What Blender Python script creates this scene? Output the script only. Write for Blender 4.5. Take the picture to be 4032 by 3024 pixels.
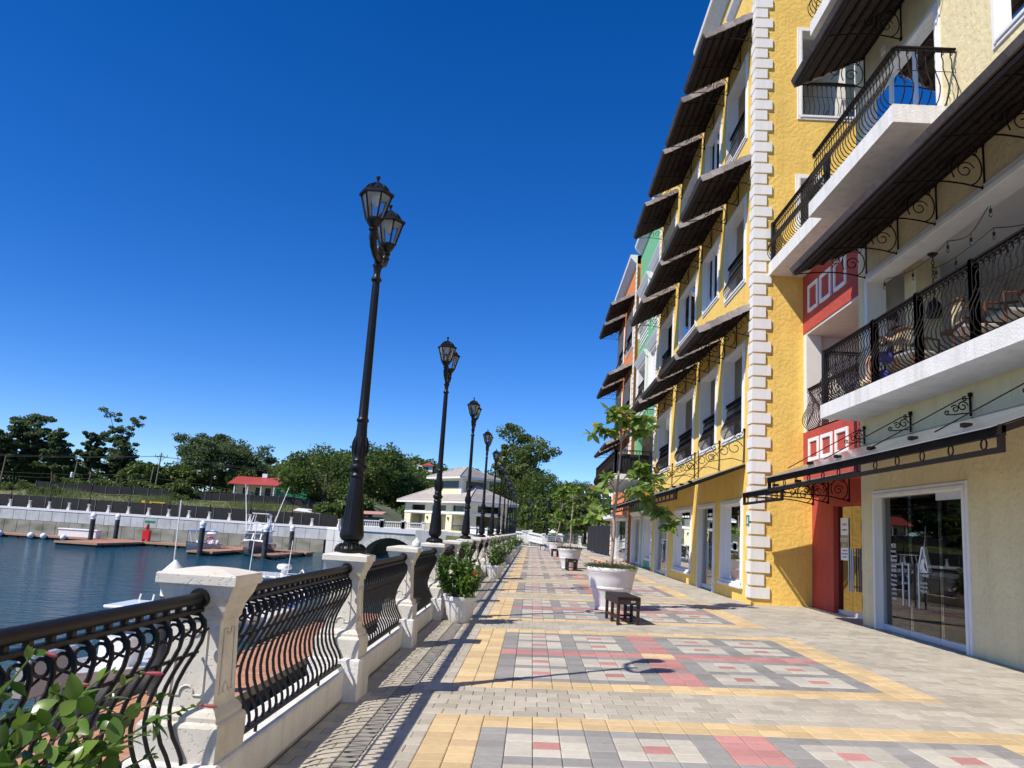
import bpy, math, random
from mathutils import Vector, Matrix
random.seed(11)
PI = math.pi
SC = bpy.context.scene
COL = SC.collection
for o in list(bpy.data.objects):
    bpy.data.objects.remove(o)

# ------------------------------------------------------------------ camera
YAW, PITCH, ROLL = 0.0360, 0.1789, 0.0638
_f = Vector((-math.sin(YAW)*math.cos(PITCH), math.cos(YAW)*math.cos(PITCH), math.sin(PITCH)))
_r = Vector((math.cos(YAW), math.sin(YAW), 0)); _u = _r.cross(_f)
_r2 = math.cos(ROLL)*_r + math.sin(ROLL)*_u; _u2 = -math.sin(ROLL)*_r + math.cos(ROLL)*_u
EYE = Vector((0, 0, 1.55))
cd = bpy.data.cameras.new('camera'); cam = bpy.data.objects.new('camera', cd); COL.objects.link(cam)
cd.sensor_width = 36; cd.lens = 36*3168.64/4032; cd.clip_start = 0.05; cd.clip_end = 20000
M4 = Matrix.Identity(4)
for i in range(3):
    M4[i][0] = _r2[i]; M4[i][1] = _u2[i]; M4[i][2] = -_f[i]; M4[i][3] = EYE[i]
cam.matrix_world = M4
SC.camera = cam

# ------------------------------------------------------------------ light
SUN_AZ = math.atan2(-3.09, -2.25)          # where the sun stands, from +Y towards +X
SUN_EL = math.radians(48.7)
w = bpy.data.worlds.new('World'); SC.world = w; w.use_nodes = True
nt = w.node_tree; nt.nodes.clear()
sky = nt.nodes.new('ShaderNodeTexSky'); sky.sky_type = 'NISHITA'; sky.sun_disc = False
sky.sun_elevation = SUN_EL; sky.sun_rotation = SUN_AZ; sky.altitude = 3000
sky.air_density = 1.0; sky.dust_density = 0.0; sky.ozone_density = 4.0
hs = nt.nodes.new('ShaderNodeHueSaturation'); hs.inputs['Saturation'].default_value = 1.33; hs.inputs['Hue'].default_value = .513; hs.inputs['Value'].default_value = 1.0
bg = nt.nodes.new('ShaderNodeBackground'); bg.inputs[1].default_value = 0.15
wo = nt.nodes.new('ShaderNodeOutputWorld')
nt.links.new(sky.outputs[0], hs.inputs['Color']); nt.links.new(hs.outputs[0], bg.inputs[0]); nt.links.new(bg.outputs[0], wo.inputs[0])
sl = bpy.data.lights.new('sun', 'SUN'); sl.energy = 5.0; sl.angle = math.radians(0.53); sl.color = (1.0, 0.93, 0.82)
so = bpy.data.objects.new('sun', sl); COL.objects.link(so)
sd = Vector((math.sin(SUN_AZ)*math.cos(SUN_EL), math.cos(SUN_AZ)*math.cos(SUN_EL), math.sin(SUN_EL)))
so.rotation_euler = sd.to_track_quat('Z', 'Y').to_euler(); so.location = (-20, -20, 40)
SC.view_settings.view_transform = 'Standard'; SC.view_settings.look = 'None'
SC.view_settings.exposure = 0.2; SC.view_settings.gamma = 1.0

# ------------------------------------------------------------------ materials
MATS = {}
def mat(name, col, rough=0.65, var=0.10, vscale=3.0, bump=0.0, bscale=40.0, metal=0.0, spec=0.4, isl=0.0, orand=0.0,
        col2=None, c2scale=1.2, c2amt=0.0, kind=None, coat=0.0, sheen=0.0, trans=0.0, stretch=None, streak=0.0, speck=0.0):
    m = bpy.data.materials.new(name); m.use_nodes = True; n = m.node_tree.nodes; L = m.node_tree.links
    b = n['Principled BSDF']
    b.inputs['Roughness'].default_value = rough; b.inputs['Metallic'].default_value = metal
    b.inputs['Specular IOR Level'].default_value = spec
    if coat: b.inputs['Coat Weight'].default_value = coat
    if trans: b.inputs['Transmission Weight'].default_value = trans
    geo = n.new('ShaderNodeNewGeometry')
    pos = geo.outputs['Position']
    if stretch:
        mp = n.new('ShaderNodeMapping'); mp.inputs['Scale'].default_value = stretch; L.new(pos, mp.inputs[0]); pos = mp.outputs[0]
    nz = n.new('ShaderNodeTexNoise'); nz.inputs['Scale'].default_value = vscale; nz.inputs['Detail'].default_value = 5; nz.inputs['Roughness'].default_value = .65
    L.new(pos, nz.inputs['Vector'])
    mr = n.new('ShaderNodeMapRange'); mr.inputs[1].default_value = .25; mr.inputs[2].default_value = .75
    mr.inputs[3].default_value = 1-var; mr.inputs[4].default_value = 1+var
    L.new(nz.outputs[0], mr.inputs[0]); val = mr.outputs[0]
    def mulr(val, src, amt):
        r = n.new('ShaderNodeMapRange'); r.inputs[3].default_value = 1-amt; r.inputs[4].default_value = 1+amt
        L.new(src, r.inputs[0]); q = n.new('ShaderNodeMath'); q.operation = 'MULTIPLY'
        L.new(val, q.inputs[0]); L.new(r.outputs[0], q.inputs[1]); return q.outputs[0]
    if isl: val = mulr(val, geo.outputs['Random Per Island'], isl)
    if orand:
        oi = n.new('ShaderNodeObjectInfo'); val = mulr(val, oi.outputs['Random'], orand)
    if streak:
        ms_ = n.new('ShaderNodeMapping'); ms_.inputs['Scale'].default_value = (3.2, 3.2, .22); L.new(geo.outputs['Position'], ms_.inputs[0])
        ns = n.new('ShaderNodeTexNoise'); ns.inputs['Scale'].default_value = 1.6; ns.inputs['Detail'].default_value = 7; ns.inputs['Roughness'].default_value = .7; L.new(ms_.outputs[0], ns.inputs['Vector'])
        rs = n.new('ShaderNodeMapRange'); rs.inputs[1].default_value = .48; rs.inputs[2].default_value = .72; rs.inputs[3].default_value = 1; rs.inputs[4].default_value = 1-streak; L.new(ns.outputs[0], rs.inputs[0])
        qs = n.new('ShaderNodeMath'); qs.operation = 'MULTIPLY'; L.new(val, qs.inputs[0]); L.new(rs.outputs[0], qs.inputs[1]); val = qs.outputs[0]
    if speck:
        vo = n.new('ShaderNodeTexVoronoi'); vo.inputs['Scale'].default_value = 5.5; vo.inputs['Randomness'].default_value = 1; L.new(geo.outputs['Position'], vo.inputs['Vector'])
        ng = n.new('ShaderNodeTexNoise'); ng.inputs['Scale'].default_value = 38; L.new(geo.outputs['Position'], ng.inputs['Vector'])
        aa = n.new('ShaderNodeMath'); aa.operation = 'MULTIPLY_ADD'; L.new(ng.outputs[0], aa.inputs[0]); aa.inputs[1].default_value = .12; L.new(vo.outputs[0], aa.inputs[2])
        rs = n.new('ShaderNodeMapRange'); rs.inputs[1].default_value = .10; rs.inputs[2].default_value = .17; rs.inputs[3].default_value = 1-speck; rs.inputs[4].default_value = 1; L.new(aa.outputs[0], rs.inputs[0])
        qs = n.new('ShaderNodeMath'); qs.operation = 'MULTIPLY'; L.new(val, qs.inputs[0]); L.new(rs.outputs[0], qs.inputs[1]); val = qs.outputs[0]
    base = None
    if col2:
        n2 = n.new('ShaderNodeTexNoise'); n2.inputs['Scale'].default_value = c2scale; n2.inputs['Detail'].default_value = 6
        L.new(pos, n2.inputs['Vector'])
        r2 = n.new('ShaderNodeMapRange'); r2.inputs[1].default_value = .42; r2.inputs[2].default_value = .68; r2.inputs[4].default_value = c2amt
        L.new(n2.outputs[0], r2.inputs[0])
        mx0 = n.new('ShaderNodeMix'); mx0.data_type = 'RGBA'
        L.new(r2.outputs[0], mx0.inputs[0]); mx0.inputs[6].default_value = (*col, 1); mx0.inputs[7].default_value = (*col2, 1); base = mx0.outputs[2]
    mx = n.new('ShaderNodeMix'); mx.data_type = 'RGBA'; mx.blend_type = 'MULTIPLY'; mx.inputs[0].default_value = 1
    if base: L.new(base, mx.inputs[6])
    else: mx.inputs[6].default_value = (*col, 1)
    cc = n.new('ShaderNodeCombineColor'); [L.new(val, cc.inputs[i]) for i in range(3)]
    L.new(cc.outputs[0], mx.inputs[7]); L.new(mx.outputs[2], b.inputs['Base Color'])
    if bump:
        nb = n.new('ShaderNodeTexNoise'); nb.inputs['Scale'].default_value = bscale; nb.inputs['Detail'].default_value = 4
        L.new(pos, nb.inputs['Vector']); h = nb.outputs[0]
        if kind == 'stucco':        # trowelled render: flattened ridges with hard edges
            rr = n.new('ShaderNodeValToRGB'); rr.color_ramp.elements[0].position = .42; rr.color_ramp.elements[1].position = .56
            L.new(h, rr.inputs[0])
            nf = n.new('ShaderNodeTexNoise'); nf.inputs['Scale'].default_value = bscale*6; L.new(pos, nf.inputs['Vector'])
            ad = n.new('ShaderNodeMath'); ad.operation = 'MULTIPLY_ADD'; L.new(nf.outputs[0], ad.inputs[0]); ad.inputs[1].default_value = .25; L.new(rr.outputs[0], ad.inputs[2]); h = ad.outputs[0]
        if kind == 'pits':
            rr = n.new('ShaderNodeValToRGB'); rr.color_ramp.elements[0].position = .30; rr.color_ramp.elements[1].position = .40; L.new(h, rr.inputs[0]); h = rr.outputs[0]
        bp = n.new('ShaderNodeBump'); bp.inputs['Strength'].default_value = min(1, bump); bp.inputs['Distance'].default_value = 0.01 if kind != 'stucco' else 0.02
        L.new(h, bp.inputs['Height']); L.new(bp.outputs[0], b.inputs['Normal'])
    MATS[name] = m
    return m
def leafmat(name, col, col2, rough=.5, trans=.35, spec=.35):
    m = bpy.data.materials.new(name); m.use_nodes = True; n = m.node_tree.nodes; L = m.node_tree.links
    b = n['Principled BSDF']; b.inputs['Roughness'].default_value = rough; b.inputs['Specular IOR Level'].default_value = spec
    geo = n.new('ShaderNodeNewGeometry'); oi = n.new('ShaderNodeObjectInfo')
    ad = n.new('ShaderNodeMath'); ad.operation = 'ADD'; L.new(geo.outputs['Random Per Island'], ad.inputs[0]); L.new(oi.outputs['Random'], ad.inputs[1])
    fr = n.new('ShaderNodeMath'); fr.operation = 'FRACT'; L.new(ad.outputs[0], fr.inputs[0])
    mx = n.new('ShaderNodeMix'); mx.data_type = 'RGBA'; L.new(fr.outputs[0], mx.inputs[0]); mx.inputs[6].default_value = (*col, 1); mx.inputs[7].default_value = (*col2, 1)
    L.new(mx.outputs[2], b.inputs['Base Color'])
    t = n.new('ShaderNodeBsdfTranslucent'); L.new(mx.outputs[2], t.inputs[0])
    ms = n.new('ShaderNodeMixShader'); ms.inputs[0].default_value = trans
    L.new(b.outputs[0], ms.inputs[1]); L.new(t.outputs[0], ms.inputs[2]); L.new(ms.outputs[0], n['Material Output'].inputs[0])
    MATS[name] = m
def glassmat(name, tint, refl=1.0, ior=1.52):
    m = bpy.data.materials.new(name); m.use_nodes = True; n = m.node_tree.nodes; L = m.node_tree.links
    n.remove(n['Principled BSDF'])
    t = n.new('ShaderNodeBsdfTransparent'); t.inputs[0].default_value = (*tint, 1)
    g = n.new('ShaderNodeBsdfGlossy'); g.inputs['Roughness'].default_value = 0.01; g.inputs[0].default_value = (1, 1, 1, 1)
    f = n.new('ShaderNodeFresnel'); f.inputs[0].default_value = ior
    mu = n.new('ShaderNodeMath'); mu.operation = 'MULTIPLY'; mu.use_clamp = True; mu.inputs[1].default_value = refl; L.new(f.outputs[0], mu.inputs[0])
    nz = n.new('ShaderNodeTexNoise'); nz.inputs['Scale'].default_value = .8; geo = n.new('ShaderNodeNewGeometry'); L.new(geo.outputs['Position'], nz.inputs['Vector'])
    bp = n.new('ShaderNodeBump'); bp.inputs['Strength'].default_value = .03; bp.inputs['Distance'].default_value = .02; L.new(nz.outputs[0], bp.inputs['Height']); L.new(bp.outputs[0], g.inputs['Normal'])
    ms = n.new('ShaderNodeMixShader'); L.new(mu.outputs[0], ms.inputs[0]); L.new(t.outputs[0], ms.inputs[1]); L.new(g.outputs[0], ms.inputs[2])
    L.new(ms.outputs[0], n['Material Output'].inputs[0]); MATS[name] = m
def emit(name, col, s):
    m = bpy.data.materials.new(name); m.use_nodes = True; b = m.node_tree.nodes['Principled BSDF']
    b.inputs['Base Color'].default_value = (*col, 1); b.inputs['Emission Color'].default_value = (*col, 1); b.inputs['Emission Strength'].default_value = s; MATS[name] = m

# paving
pv = dict(rough=.8, var=.11, vscale=14, bump=.35, bscale=120, isl=.14, orand=.14, c2scale=.9, c2amt=.6, speck=.22)
mat('paver_field', (.455, .415, .34), col2=(.365, .325, .26), **pv)
mat('paver_yellow', (.57, .425, .235), col2=(.49, .36, .195), **pv)
mat('paver_grey', (.295, .285, .27), col2=(.24, .232, .22), **pv)
mat('paver_white', (.48, .45, .385), col2=(.40, .37, .31), **pv)
mat('paver_red', (.48, .235, .215), col2=(.41, .19, .175), **pv)
mat('sand_joint', (.17, .15, .12), rough=.95, var=.3, vscale=30)
mat('grate', (.30, .285, .25), rough=.7, metal=.1)
# stone and render
mat('cast_stone', (.68, .645, .57), rough=.75, var=.09, vscale=7, bump=.5, bscale=55, kind='pits', col2=(.50, .46, .38), c2scale=4.5, c2amt=.6, orand=.05)
mat('white_stucco', (.77, .745, .70), streak=.22, rough=.85, var=.05, vscale=5, bump=.22, bscale=28, kind='stucco', col2=(.55, .54, .50), c2scale=1.3, c2amt=.25)
mat('yellow_stucco', (.85, .57, .14), streak=.13, rough=.85, var=.07, vscale=2, bump=.26, bscale=11, kind='stucco', col2=(.81, .515, .115), c2scale=1.1, c2amt=.5)
mat('cream_stucco', (.76, .645, .375), streak=.14, rough=.85, var=.05, vscale=2, bump=.3, bscale=9, kind='stucco', col2=(.68, .585, .35), c2scale=1.4, c2amt=.6)
mat('red_stucco', (.45, .065, .045), streak=.15, rough=.85, var=.08, vscale=2, bump=.3, bscale=9, kind='stucco', col2=(.38, .06, .045), c2scale=1.2, c2amt=.5)
mat('green_stucco', (.17, .46, .24), rough=.85, var=.06, vscale=2, bump=.4, bscale=6, kind='stucco', col2=(.15, .40, .20), c2scale=1.2, c2amt=.5)
mat('orange_stucco', (.74, .235, .07), rough=.85, var=.06, vscale=2, bump=.4, bscale=6, kind='stucco', col2=(.66, .20, .06), c2scale=1.2, c2amt=.5)
mat('trim_white', (.80, .78, .745), streak=.12, rough=.7, var=.03, vscale=4, bump=.15, bscale=20, col2=(.68, .66, .61), c2scale=2, c2amt=.3)
mat('interior_white', (.70, .68, .63), rough=.8, var=.04)
mat('interior_dark', (.055, .055, .06), rough=.7, var=.2)  # near-black: the dimness of unlit rooms is put into the colour
mat('soffit', (.66, .62, .56), rough=.85, var=.06, vscale=2, col2=(.52, .47, .41), c2scale=2.2, c2amt=.4)
mat('pavilion_yellow', (.77, .70, .47), rough=.8, var=.04, vscale=1)
# metals
mat('iron', (.012, .0095, .008), rough=.5, var=.25, vscale=9, spec=.3, bump=.08, bscale=60)
mat('iron_brown', (.014, .010, .0085), rough=.7, var=.25, vscale=9, spec=.15)
mat('lamp_black', (.0045, .005, .0058), rough=.40, var=.25, vscale=12, spec=.32, bump=.1, bscale=50)
mat('steel', (.45, .46, .47), rough=.35, metal=.9, var=.06)
mat('alu', (.62, .63, .66), rough=.45, metal=.35, var=.05)
mat('window_frame', (.80, .80, .79), rough=.4, var=.02)
# timber and roofs
mat('barge_tile', (.34, .295, .275), rough=.85, var=.3, vscale=9, bump=.4, bscale=30, orand=.25)
mat('awning_tile', (.11, .09, .08), rough=.8, var=.3, vscale=9, bump=.4, bscale=30, orand=.25, isl=.2)
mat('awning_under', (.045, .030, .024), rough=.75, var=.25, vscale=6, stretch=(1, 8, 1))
mat('bench_wood', (.028, .017, .013), rough=.55, var=.35, vscale=8, stretch=(6, 1, 6), bump=.15)
mat('chair_wood', (.11, .042, .021), rough=.5, var=.3, vscale=9, stretch=(2, 2, 8))
mat('cane', (.55, .43, .26), rough=.8, var=.2, vscale=60)
mat('roof_tile', (.41, .37, .335), rough=.85, var=.2, vscale=1.5, orand=.12, isl=.12)
mat('red_roof', (.40, .065, .05), rough=.5, var=.12, vscale=1)
# harbour
mat('deck_plank', (.42, .205, .125), rough=.75, var=.15, vscale=5, stretch=(1, 9, 1), isl=.18, orand=.15)
mat('deck_edge', (.42, .27, .17), rough=.7, var=.15)
mat('float_black', (.014, .014, .015), rough=.6, var=.3)
mat('piling_black', (.030, .031, .033), rough=.6, var=.3, vscale=3, col2=(.12, .115, .10), c2scale=1.5, c2amt=.35)
mat('gel_white', (.80, .80, .79), rough=.22, var=.03, vscale=1.5, spec=.5, coat=.3)
mat('gel_grey', (.36, .37, .38), rough=.3, var=.05, spec=.5)
mat('hull_shade_grey', (.20, .205, .21), rough=.25, var=.05, spec=.5, coat=.3)  # white hull's shaded sides, with the shade painted in as grey
mat('plastic_white', (.80, .80, .78), rough=.4, var=.03)
mat('blue_canvas', (.02, .12, .55), rough=.7, var=.08)
mat('red_paint', (.55, .015, .02), rough=.35, var=.05)
mat('engine_black', (.012, .012, .014), rough=.25, spec=.6, coat=.4)
mat('quay_concrete', (.55, .55, .54), streak=.2, rough=.85, var=.14, vscale=.8, orand=.09, col2=(.40, .39, .35), c2scale=.6, c2amt=.6)
mat('quay_tidal', (.36, .335, .265), rough=.9, var=.22, vscale=.9, orand=.08, col2=(.13, .115, .075), c2scale=.45, c2amt=.85, stretch=(1, 1, 2.2))
mat('shade_cloth', (.016, .016, .018), rough=.8, var=.35, vscale=1.2)
mat('post_grey', (.22, .22, .22), rough=.6, var=.15)
mat('timber_pole', (.20, .165, .125), rough=.9, var=.25, vscale=2)
mat('wire', (.05, .05, .05), rough=.6)
# nature
mat('bark', (.115, .088, .066), rough=.95, var=.3, vscale=5, bump=.5, bscale=20)
mat('bark_pale', (.36, .31, .25), rough=.9, var=.25, vscale=9, bump=.3, bscale=25)
mat('soil', (.075, .052, .036), rough=.95, var=.4, vscale=20)
mat('grass_ground', (.115, .135, .045), rough=.95, var=.45, vscale=.4, col2=(.16, .14, .07), c2scale=.2, c2amt=.7)
mat('hill_green', (.050, .075, .030), rough=.95, var=.5, vscale=.12, col2=(.11, .105, .055), c2scale=.02, c2amt=.8)
leafmat('leaf_dark', (.055, .105, .026), (.17, .23, .05), trans=.48)
leafmat('leaf_mid', (.062, .115, .024), (.175, .225, .055))
leafmat('leaf_feather', (.07, .115, .048), (.165, .22, .088), trans=.55)
leafmat('leaf_flower', (.11, .14, .035), (.40, .38, .14))
leafmat('leaf_almond', (.12, .22, .038), (.27, .38, .08), trans=.42)
leafmat('leaf_autumn', (.42, .15, .03), (.55, .26, .04), trans=.4)
leafmat('leaf_hibiscus', (.045, .125, .018), (.17, .27, .045), rough=.28, trans=.3, spec=.5)
leafmat('leaf_bud', (.16, .24, .05), (.26, .32, .08), trans=.3)
leafmat('petal_pink', (.62, .12, .17), (.66, .26, .24), trans=.4)
leafmat('petal_red', (.45, .02, .06), (.60, .06, .10), trans=.3)
leafmat('petal_orange', (.75, .22, .10), (.80, .34, .16), trans=.4)
leafmat('petal_white', (.75, .72, .66), (.80, .78, .70), trans=.3)
leafmat('grass_blade', (.075, .115, .03), (.17, .20, .07), trans=.35)
mat('pot_white', (.76, .75, .72), rough=.55, var=.05, vscale=3, bump=.1, bscale=15, col2=(.62, .58, .53), c2scale=2.5, c2amt=.45)
glassmat('glass_shop', (.76, .80, .78), refl=1.15)
glassmat('glass_amber', (.13, .115, .09), refl=1.9)
glassmat('glass_window', (.25, .28, .30), refl=.9)
glassmat('glass_clear', (.86, .88, .90), refl=1.0)
leafmat('glass_canopy', (.33, .35, .37), (.38, .40, .42), rough=.12, trans=.3, spec=.6)
mat('glass_dark', (.012, .013, .014), rough=.08, spec=.35, var=.1)
mat('bulb_white', (.72, .70, .66), rough=.35, var=.02)
emit('ceiling_panel', (1, .98, .95), 8.0)
mat('sign_white', (.82, .82, .80), rough=.6, var=.01)
mat('sign_green', (.01, .22, .13), rough=.5, var=.03)
mat('gold_band', (.33, .26, .12), rough=.6, var=.04)
mat('ink', (.06, .06, .06), rough=.7)
mat('solar', (.012, .016, .045), rough=.15, spec=.6, var=.2)
mat('skin', (.50, .28, .19), rough=.5, var=.05)
mat('cloth_black', (.018, .018, .02), rough=.85, var=.2)
mat('cloth_blue', (.06, .06, .32), rough=.85, var=.15)
mat('cloth_teal', (.05, .12, .16), rough=.85, var=.2, orand=.5)
mat('cloth_pale', (.34, .38, .38), rough=.85, var=.2, orand=.4)
mat('hair', (.03, .018, .012), rough=.5)
mat('cushion', (.30, .29, .27), rough=.85)
mat('yellow_paint', (.70, .42, .03), rough=.5, var=.1)

# water
def water():
    m = bpy.data.materials.new('harbour_water'); m.use_nodes = True; n = m.node_tree.nodes; L = m.node_tree.links
    b = n['Principled BSDF']; b.inputs['Base Color'].default_value = (.008, .060, .085, 1); b.inputs['Roughness'].default_value = .10; b.inputs['IOR'].default_value = 1.33
    g = n.new('ShaderNodeNewGeometry'); mp = n.new('ShaderNodeMapping'); mp.inputs['Rotation'].default_value = (0, 0, .5); mp.inputs['Scale'].default_value = (.9, 2.0, 1)
    L.new(g.outputs['Position'], mp.inputs[0])
    a = n.new('ShaderNodeTexNoise'); a.inputs['Scale'].default_value = .55; a.inputs['Detail'].default_value = 6; a.inputs['Roughness'].default_value = .62; a.inputs['Distortion'].default_value = .5
    L.new(mp.outputs[0], a.inputs['Vector'])
    bp = n.new('ShaderNodeBump'); bp.inputs['Strength'].default_value = 1; bp.inputs['Distance'].default_value = .55
    lw = n.new('ShaderNodeTexNoise'); lw.inputs['Scale'].default_value = .035; lw.inputs['Detail'].default_value = 3; L.new(g.outputs['Position'], lw.inputs['Vector'])
    lr = n.new('ShaderNodeMapRange'); lr.inputs[1].default_value = .35; lr.inputs[2].default_value = .65; lr.inputs[3].default_value = .35; lr.inputs[4].default_value = 1.15; L.new(lw.outputs[0], lr.inputs[0])
    ml = n.new('ShaderNodeMath'); ml.operation = 'MULTIPLY'; L.new(a.outputs[0], ml.inputs[0]); L.new(lr.outputs[0], ml.inputs[1]); L.new(ml.outputs[0], bp.inputs['Height']); L.new(bp.outputs[0], b.inputs['Normal']); MATS['harbour_water'] = m
water()

# ------------------------------------------------------------------ mesh helpers
class MB:
    def __init__(s): s.v = []; s.f = []; s.mi = []; s.cur = 0
    def add(s, vs, fs):
        k = len(s.v); s.v += [tuple(p) for p in vs]
        for f in fs: s.f.append(tuple(i+k for i in f)); s.mi.append(s.cur)
        return s
    def box(s, x0, x1, y0, y1, z0, z1):
        return s.add([(x0,y0,z0),(x1,y0,z0),(x1,y1,z0),(x0,y1,z0),(x0,y0,z1),(x1,y0,z1),(x1,y1,z1),(x0,y1,z1)],
                     [(3,2,1,0),(4,5,6,7),(0,1,5,4),(1,2,6,5),(2,3,7,6),(3,0,4,7)])
    def bbox(s, x0, x1, y0, y1, z0, z1, b=.01):          # box with chamfered edges
        vs = []
        for (x, sx) in ((x0,1),(x1,-1)):
            for (y, sy) in ((y0,1),(y1,-1)):
                for (z, sz) in ((z0,1),(z1,-1)):
                    vs += [(x+sx*b,y+sy*b,z),(x+sx*b,y,z+sz*b),(x,y+sy*b,z+sz*b)]
        I = lambda i,j,k,a: ((i*2+j)*2+k)*3+a
        fs = [(I(0,0,0,0),I(0,1,0,0),I(1,1,0,0),I(1,0,0,0)), (I(0,0,1,0),I(1,0,1,0),I(1,1,1,0),I(0,1,1,0)),
              (I(0,0,0,1),I(1,0,0,1),I(1,0,1,1),I(0,0,1,1)), (I(0,1,0,1),I(0,1,1,1),I(1,1,1,1),I(1,1,0,1)),
              (I(0,0,0,2),I(0,0,1,2),I(0,1,1,2),I(0,1,0,2)), (I(1,0,0,2),I(1,1,0,2),I(1,1,1,2),I(1,0,1,2))]
        for i in (0,1):
            for j in (0,1):
                fs.append((I(i,j,0,1),I(i,j,0,2),I(i,j,1,2),I(i,j,1,1)) if (i==j) else (I(i,j,0,2),I(i,j,0,1),I(i,j,1,1),I(i,j,1,2)))
                fs.append((I(i,0,j,0),I(i,0,j,2),I(i,1,j,2),I(i,1,j,0)) if (i!=j) else (I(i,0,j,2),I(i,0,j,0),I(i,1,j,0),I(i,1,j,2)))
                fs.append((I(0,i,j,0),I(0,i,j,1),I(1,i,j,1),I(1,i,j,0)) if (i==j) else (I(0,i,j,1),I(0,i,j,0),I(1,i,j,0),I(1,i,j,1)))
        for i in (0,1):
            for j in (0,1):
                for k in (0,1): fs.append((I(i,j,k,0),I(i,j,k,1),I(i,j,k,2)) if (i+j+k)%2 else (I(i,j,k,2),I(i,j,k,1),I(i,j,k,0)))
        return s.add(vs, fs)
    def tube(s, pts, r, n=6, cap=True, closed=False):
        pts = [Vector(p) for p in pts]; m = len(pts)
        rr = r if isinstance(r, (list, tuple)) else [r]*m
        k = len(s.v); up = None
        for i, p in enumerate(pts):
            if closed: t = pts[(i+1) % m]-pts[i-1]
            else: t = pts[min(i+1, m-1)]-pts[max(i-1, 0)]
            if t.length < 1e-9: t = Vector((0,0,1))
            t.normalize()
            if up is None: up = Vector((0,0,1)) if abs(t.z) < .9 else Vector((1,0,0))
            a = t.cross(up)
            if a.length < 1e-6: a = t.cross(Vector((0,1,0)))
            a.normalize(); b = a.cross(t); up = b
            for j in range(n):
                q = 2*PI*j/n; s.v.append(tuple(p+rr[i]*(math.cos(q)*a+math.sin(q)*b)))
        for i in range(m if closed else m-1):
            i2 = (i+1) % m
            for j in range(n):
                s.f.append((k+i*n+j, k+i2*n+j, k+i2*n+(j+1) % n, k+i*n+(j+1) % n)); s.mi.append(s.cur)
        if cap and not closed:
            s.f.append(tuple(k+j for j in range(n))); s.f.append(tuple(k+(m-1)*n+j for j in reversed(range(n)))); s.mi += [s.cur]*2
        return s
    def lathe(s, prof, n=16, c=(0,0,0), sq=None):
        k = len(s.v)
        for (r, z) in prof:
            for j in range(n):
                q = 2*PI*(j+.5)/n if n == 4 else 2*PI*j/n
                rr = r*(math.sqrt(2) if n == 4 else 1)
                s.v.append((c[0]+rr*math.cos(q), c[1]+rr*math.sin(q), c[2]+z))
        for i in range(len(prof)-1):
            for j in range(n):
                s.f.append((k+i*n+j, k+i*n+(j+1) % n, k+(i+1)*n+(j+1) % n, k+(i+1)*n+j)); s.mi.append(s.cur)
        s.f.append(tuple(k+j for j in reversed(range(n)))); s.f.append(tuple(k+(len(prof)-1)*n+j for j in range(n))); s.mi += [s.cur]*2
        return s
    def prism(s, poly, axis, a, b):                        # polygon in the two other axes, extruded along axis
        def P(u, v, t): return {'x': (t,u,v), 'y': (u,t,v), 'z': (u,v,t)}[axis]
        n = len(poly); vs = [P(u,v,a) for u,v in poly]+[P(u,v,b) for u,v in poly]
        fs = [tuple(reversed(range(n))), tuple(range(n,2*n))]+[(i,(i+1)%n,n+(i+1)%n,n+i) for i in range(n)]
        return s.add(vs, fs)
    def ball(s, c, r, n=10, m=6, sz=1.0):
        pr = [(max(1e-4, r*math.sin(PI*i/m)), -r*sz*math.cos(PI*i/m)) for i in range(m+1)]
        return s.lathe(pr, n, c)
    def mesh(s, name, mats, smooth=None, off=(0,0,0)):
        me = bpy.data.meshes.new(name)
        if any(off): me.from_pydata([(x-off[0],y-off[1],z-off[2]) for x,y,z in s.v], [], s.f)
        else: me.from_pydata(s.v, [], s.f)
        for m in (mats if isinstance(mats, (list, tuple)) else [mats]): me.materials.append(MATS[m])
        if max(s.mi, default=0) > 0: me.polygons.foreach_set('material_index', s.mi)
        if smooth: me.shade_smooth(); me.set_sharp_from_angle(angle=math.radians(smooth))
        me.update(); return me
    def build(s, name, mats, parent=None, smooth=None):    # vertices are world coordinates; stored relative to the parent
        return obj(name, s.mesh(name, mats, smooth, OFF.get(parent.name, (0,0,0)) if parent else (0,0,0)), parent)
OFF = {}
def obj(name, me, parent=None, loc=(0,0,0), rot=(0,0,0), scale=(1,1,1)):
    o = bpy.data.objects.new(name, me); COL.objects.link(o)
    o.location = loc; o.rotation_euler = rot; o.scale = scale
    if parent: o.parent = parent; OFF[o.name] = tuple(a+b for a, b in zip(OFF.get(parent.name, (0,0,0)), loc))
    return o
def tag(o, label, cat, group=None, kind=None):
    o['label'] = label; o['category'] = cat
    if group: o['group'] = group
    if kind: o['kind'] = kind
    return o
def thing(name, label, cat, loc=(0,0,0), rz=0, group=None):
    o = bpy.data.objects.new(name, None); COL.objects.link(o); o.empty_display_size = .2
    o.location = loc; o.rotation_euler = (0,0,rz); OFF[o.name] = tuple(loc)
    return tag(o, label, cat, group)
def struct(o): o['kind'] = 'structure'; return o
def kids(o): return [c for c in ALLKIDS.get(o.name, [])]
def copy_tree(o, loc=None, rz=None, label=None, group=None, parent=None, scale=None):
    c = o.copy(); COL.objects.link(c)
    if parent: c.parent = parent
    if loc is not None: c.location = loc; OFF[c.name] = tuple(loc)
    if rz is not None: c.rotation_euler = (0,0,rz)
    if scale is not None: c.scale = scale
    if label: c['label'] = label
    if group: c['group'] = group
    for ch in list(o.children): copy_tree(ch, parent=c)
    return c
K, X0 = 0.0343, -0.71
def gz(x): return K*(x-X0)
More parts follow.
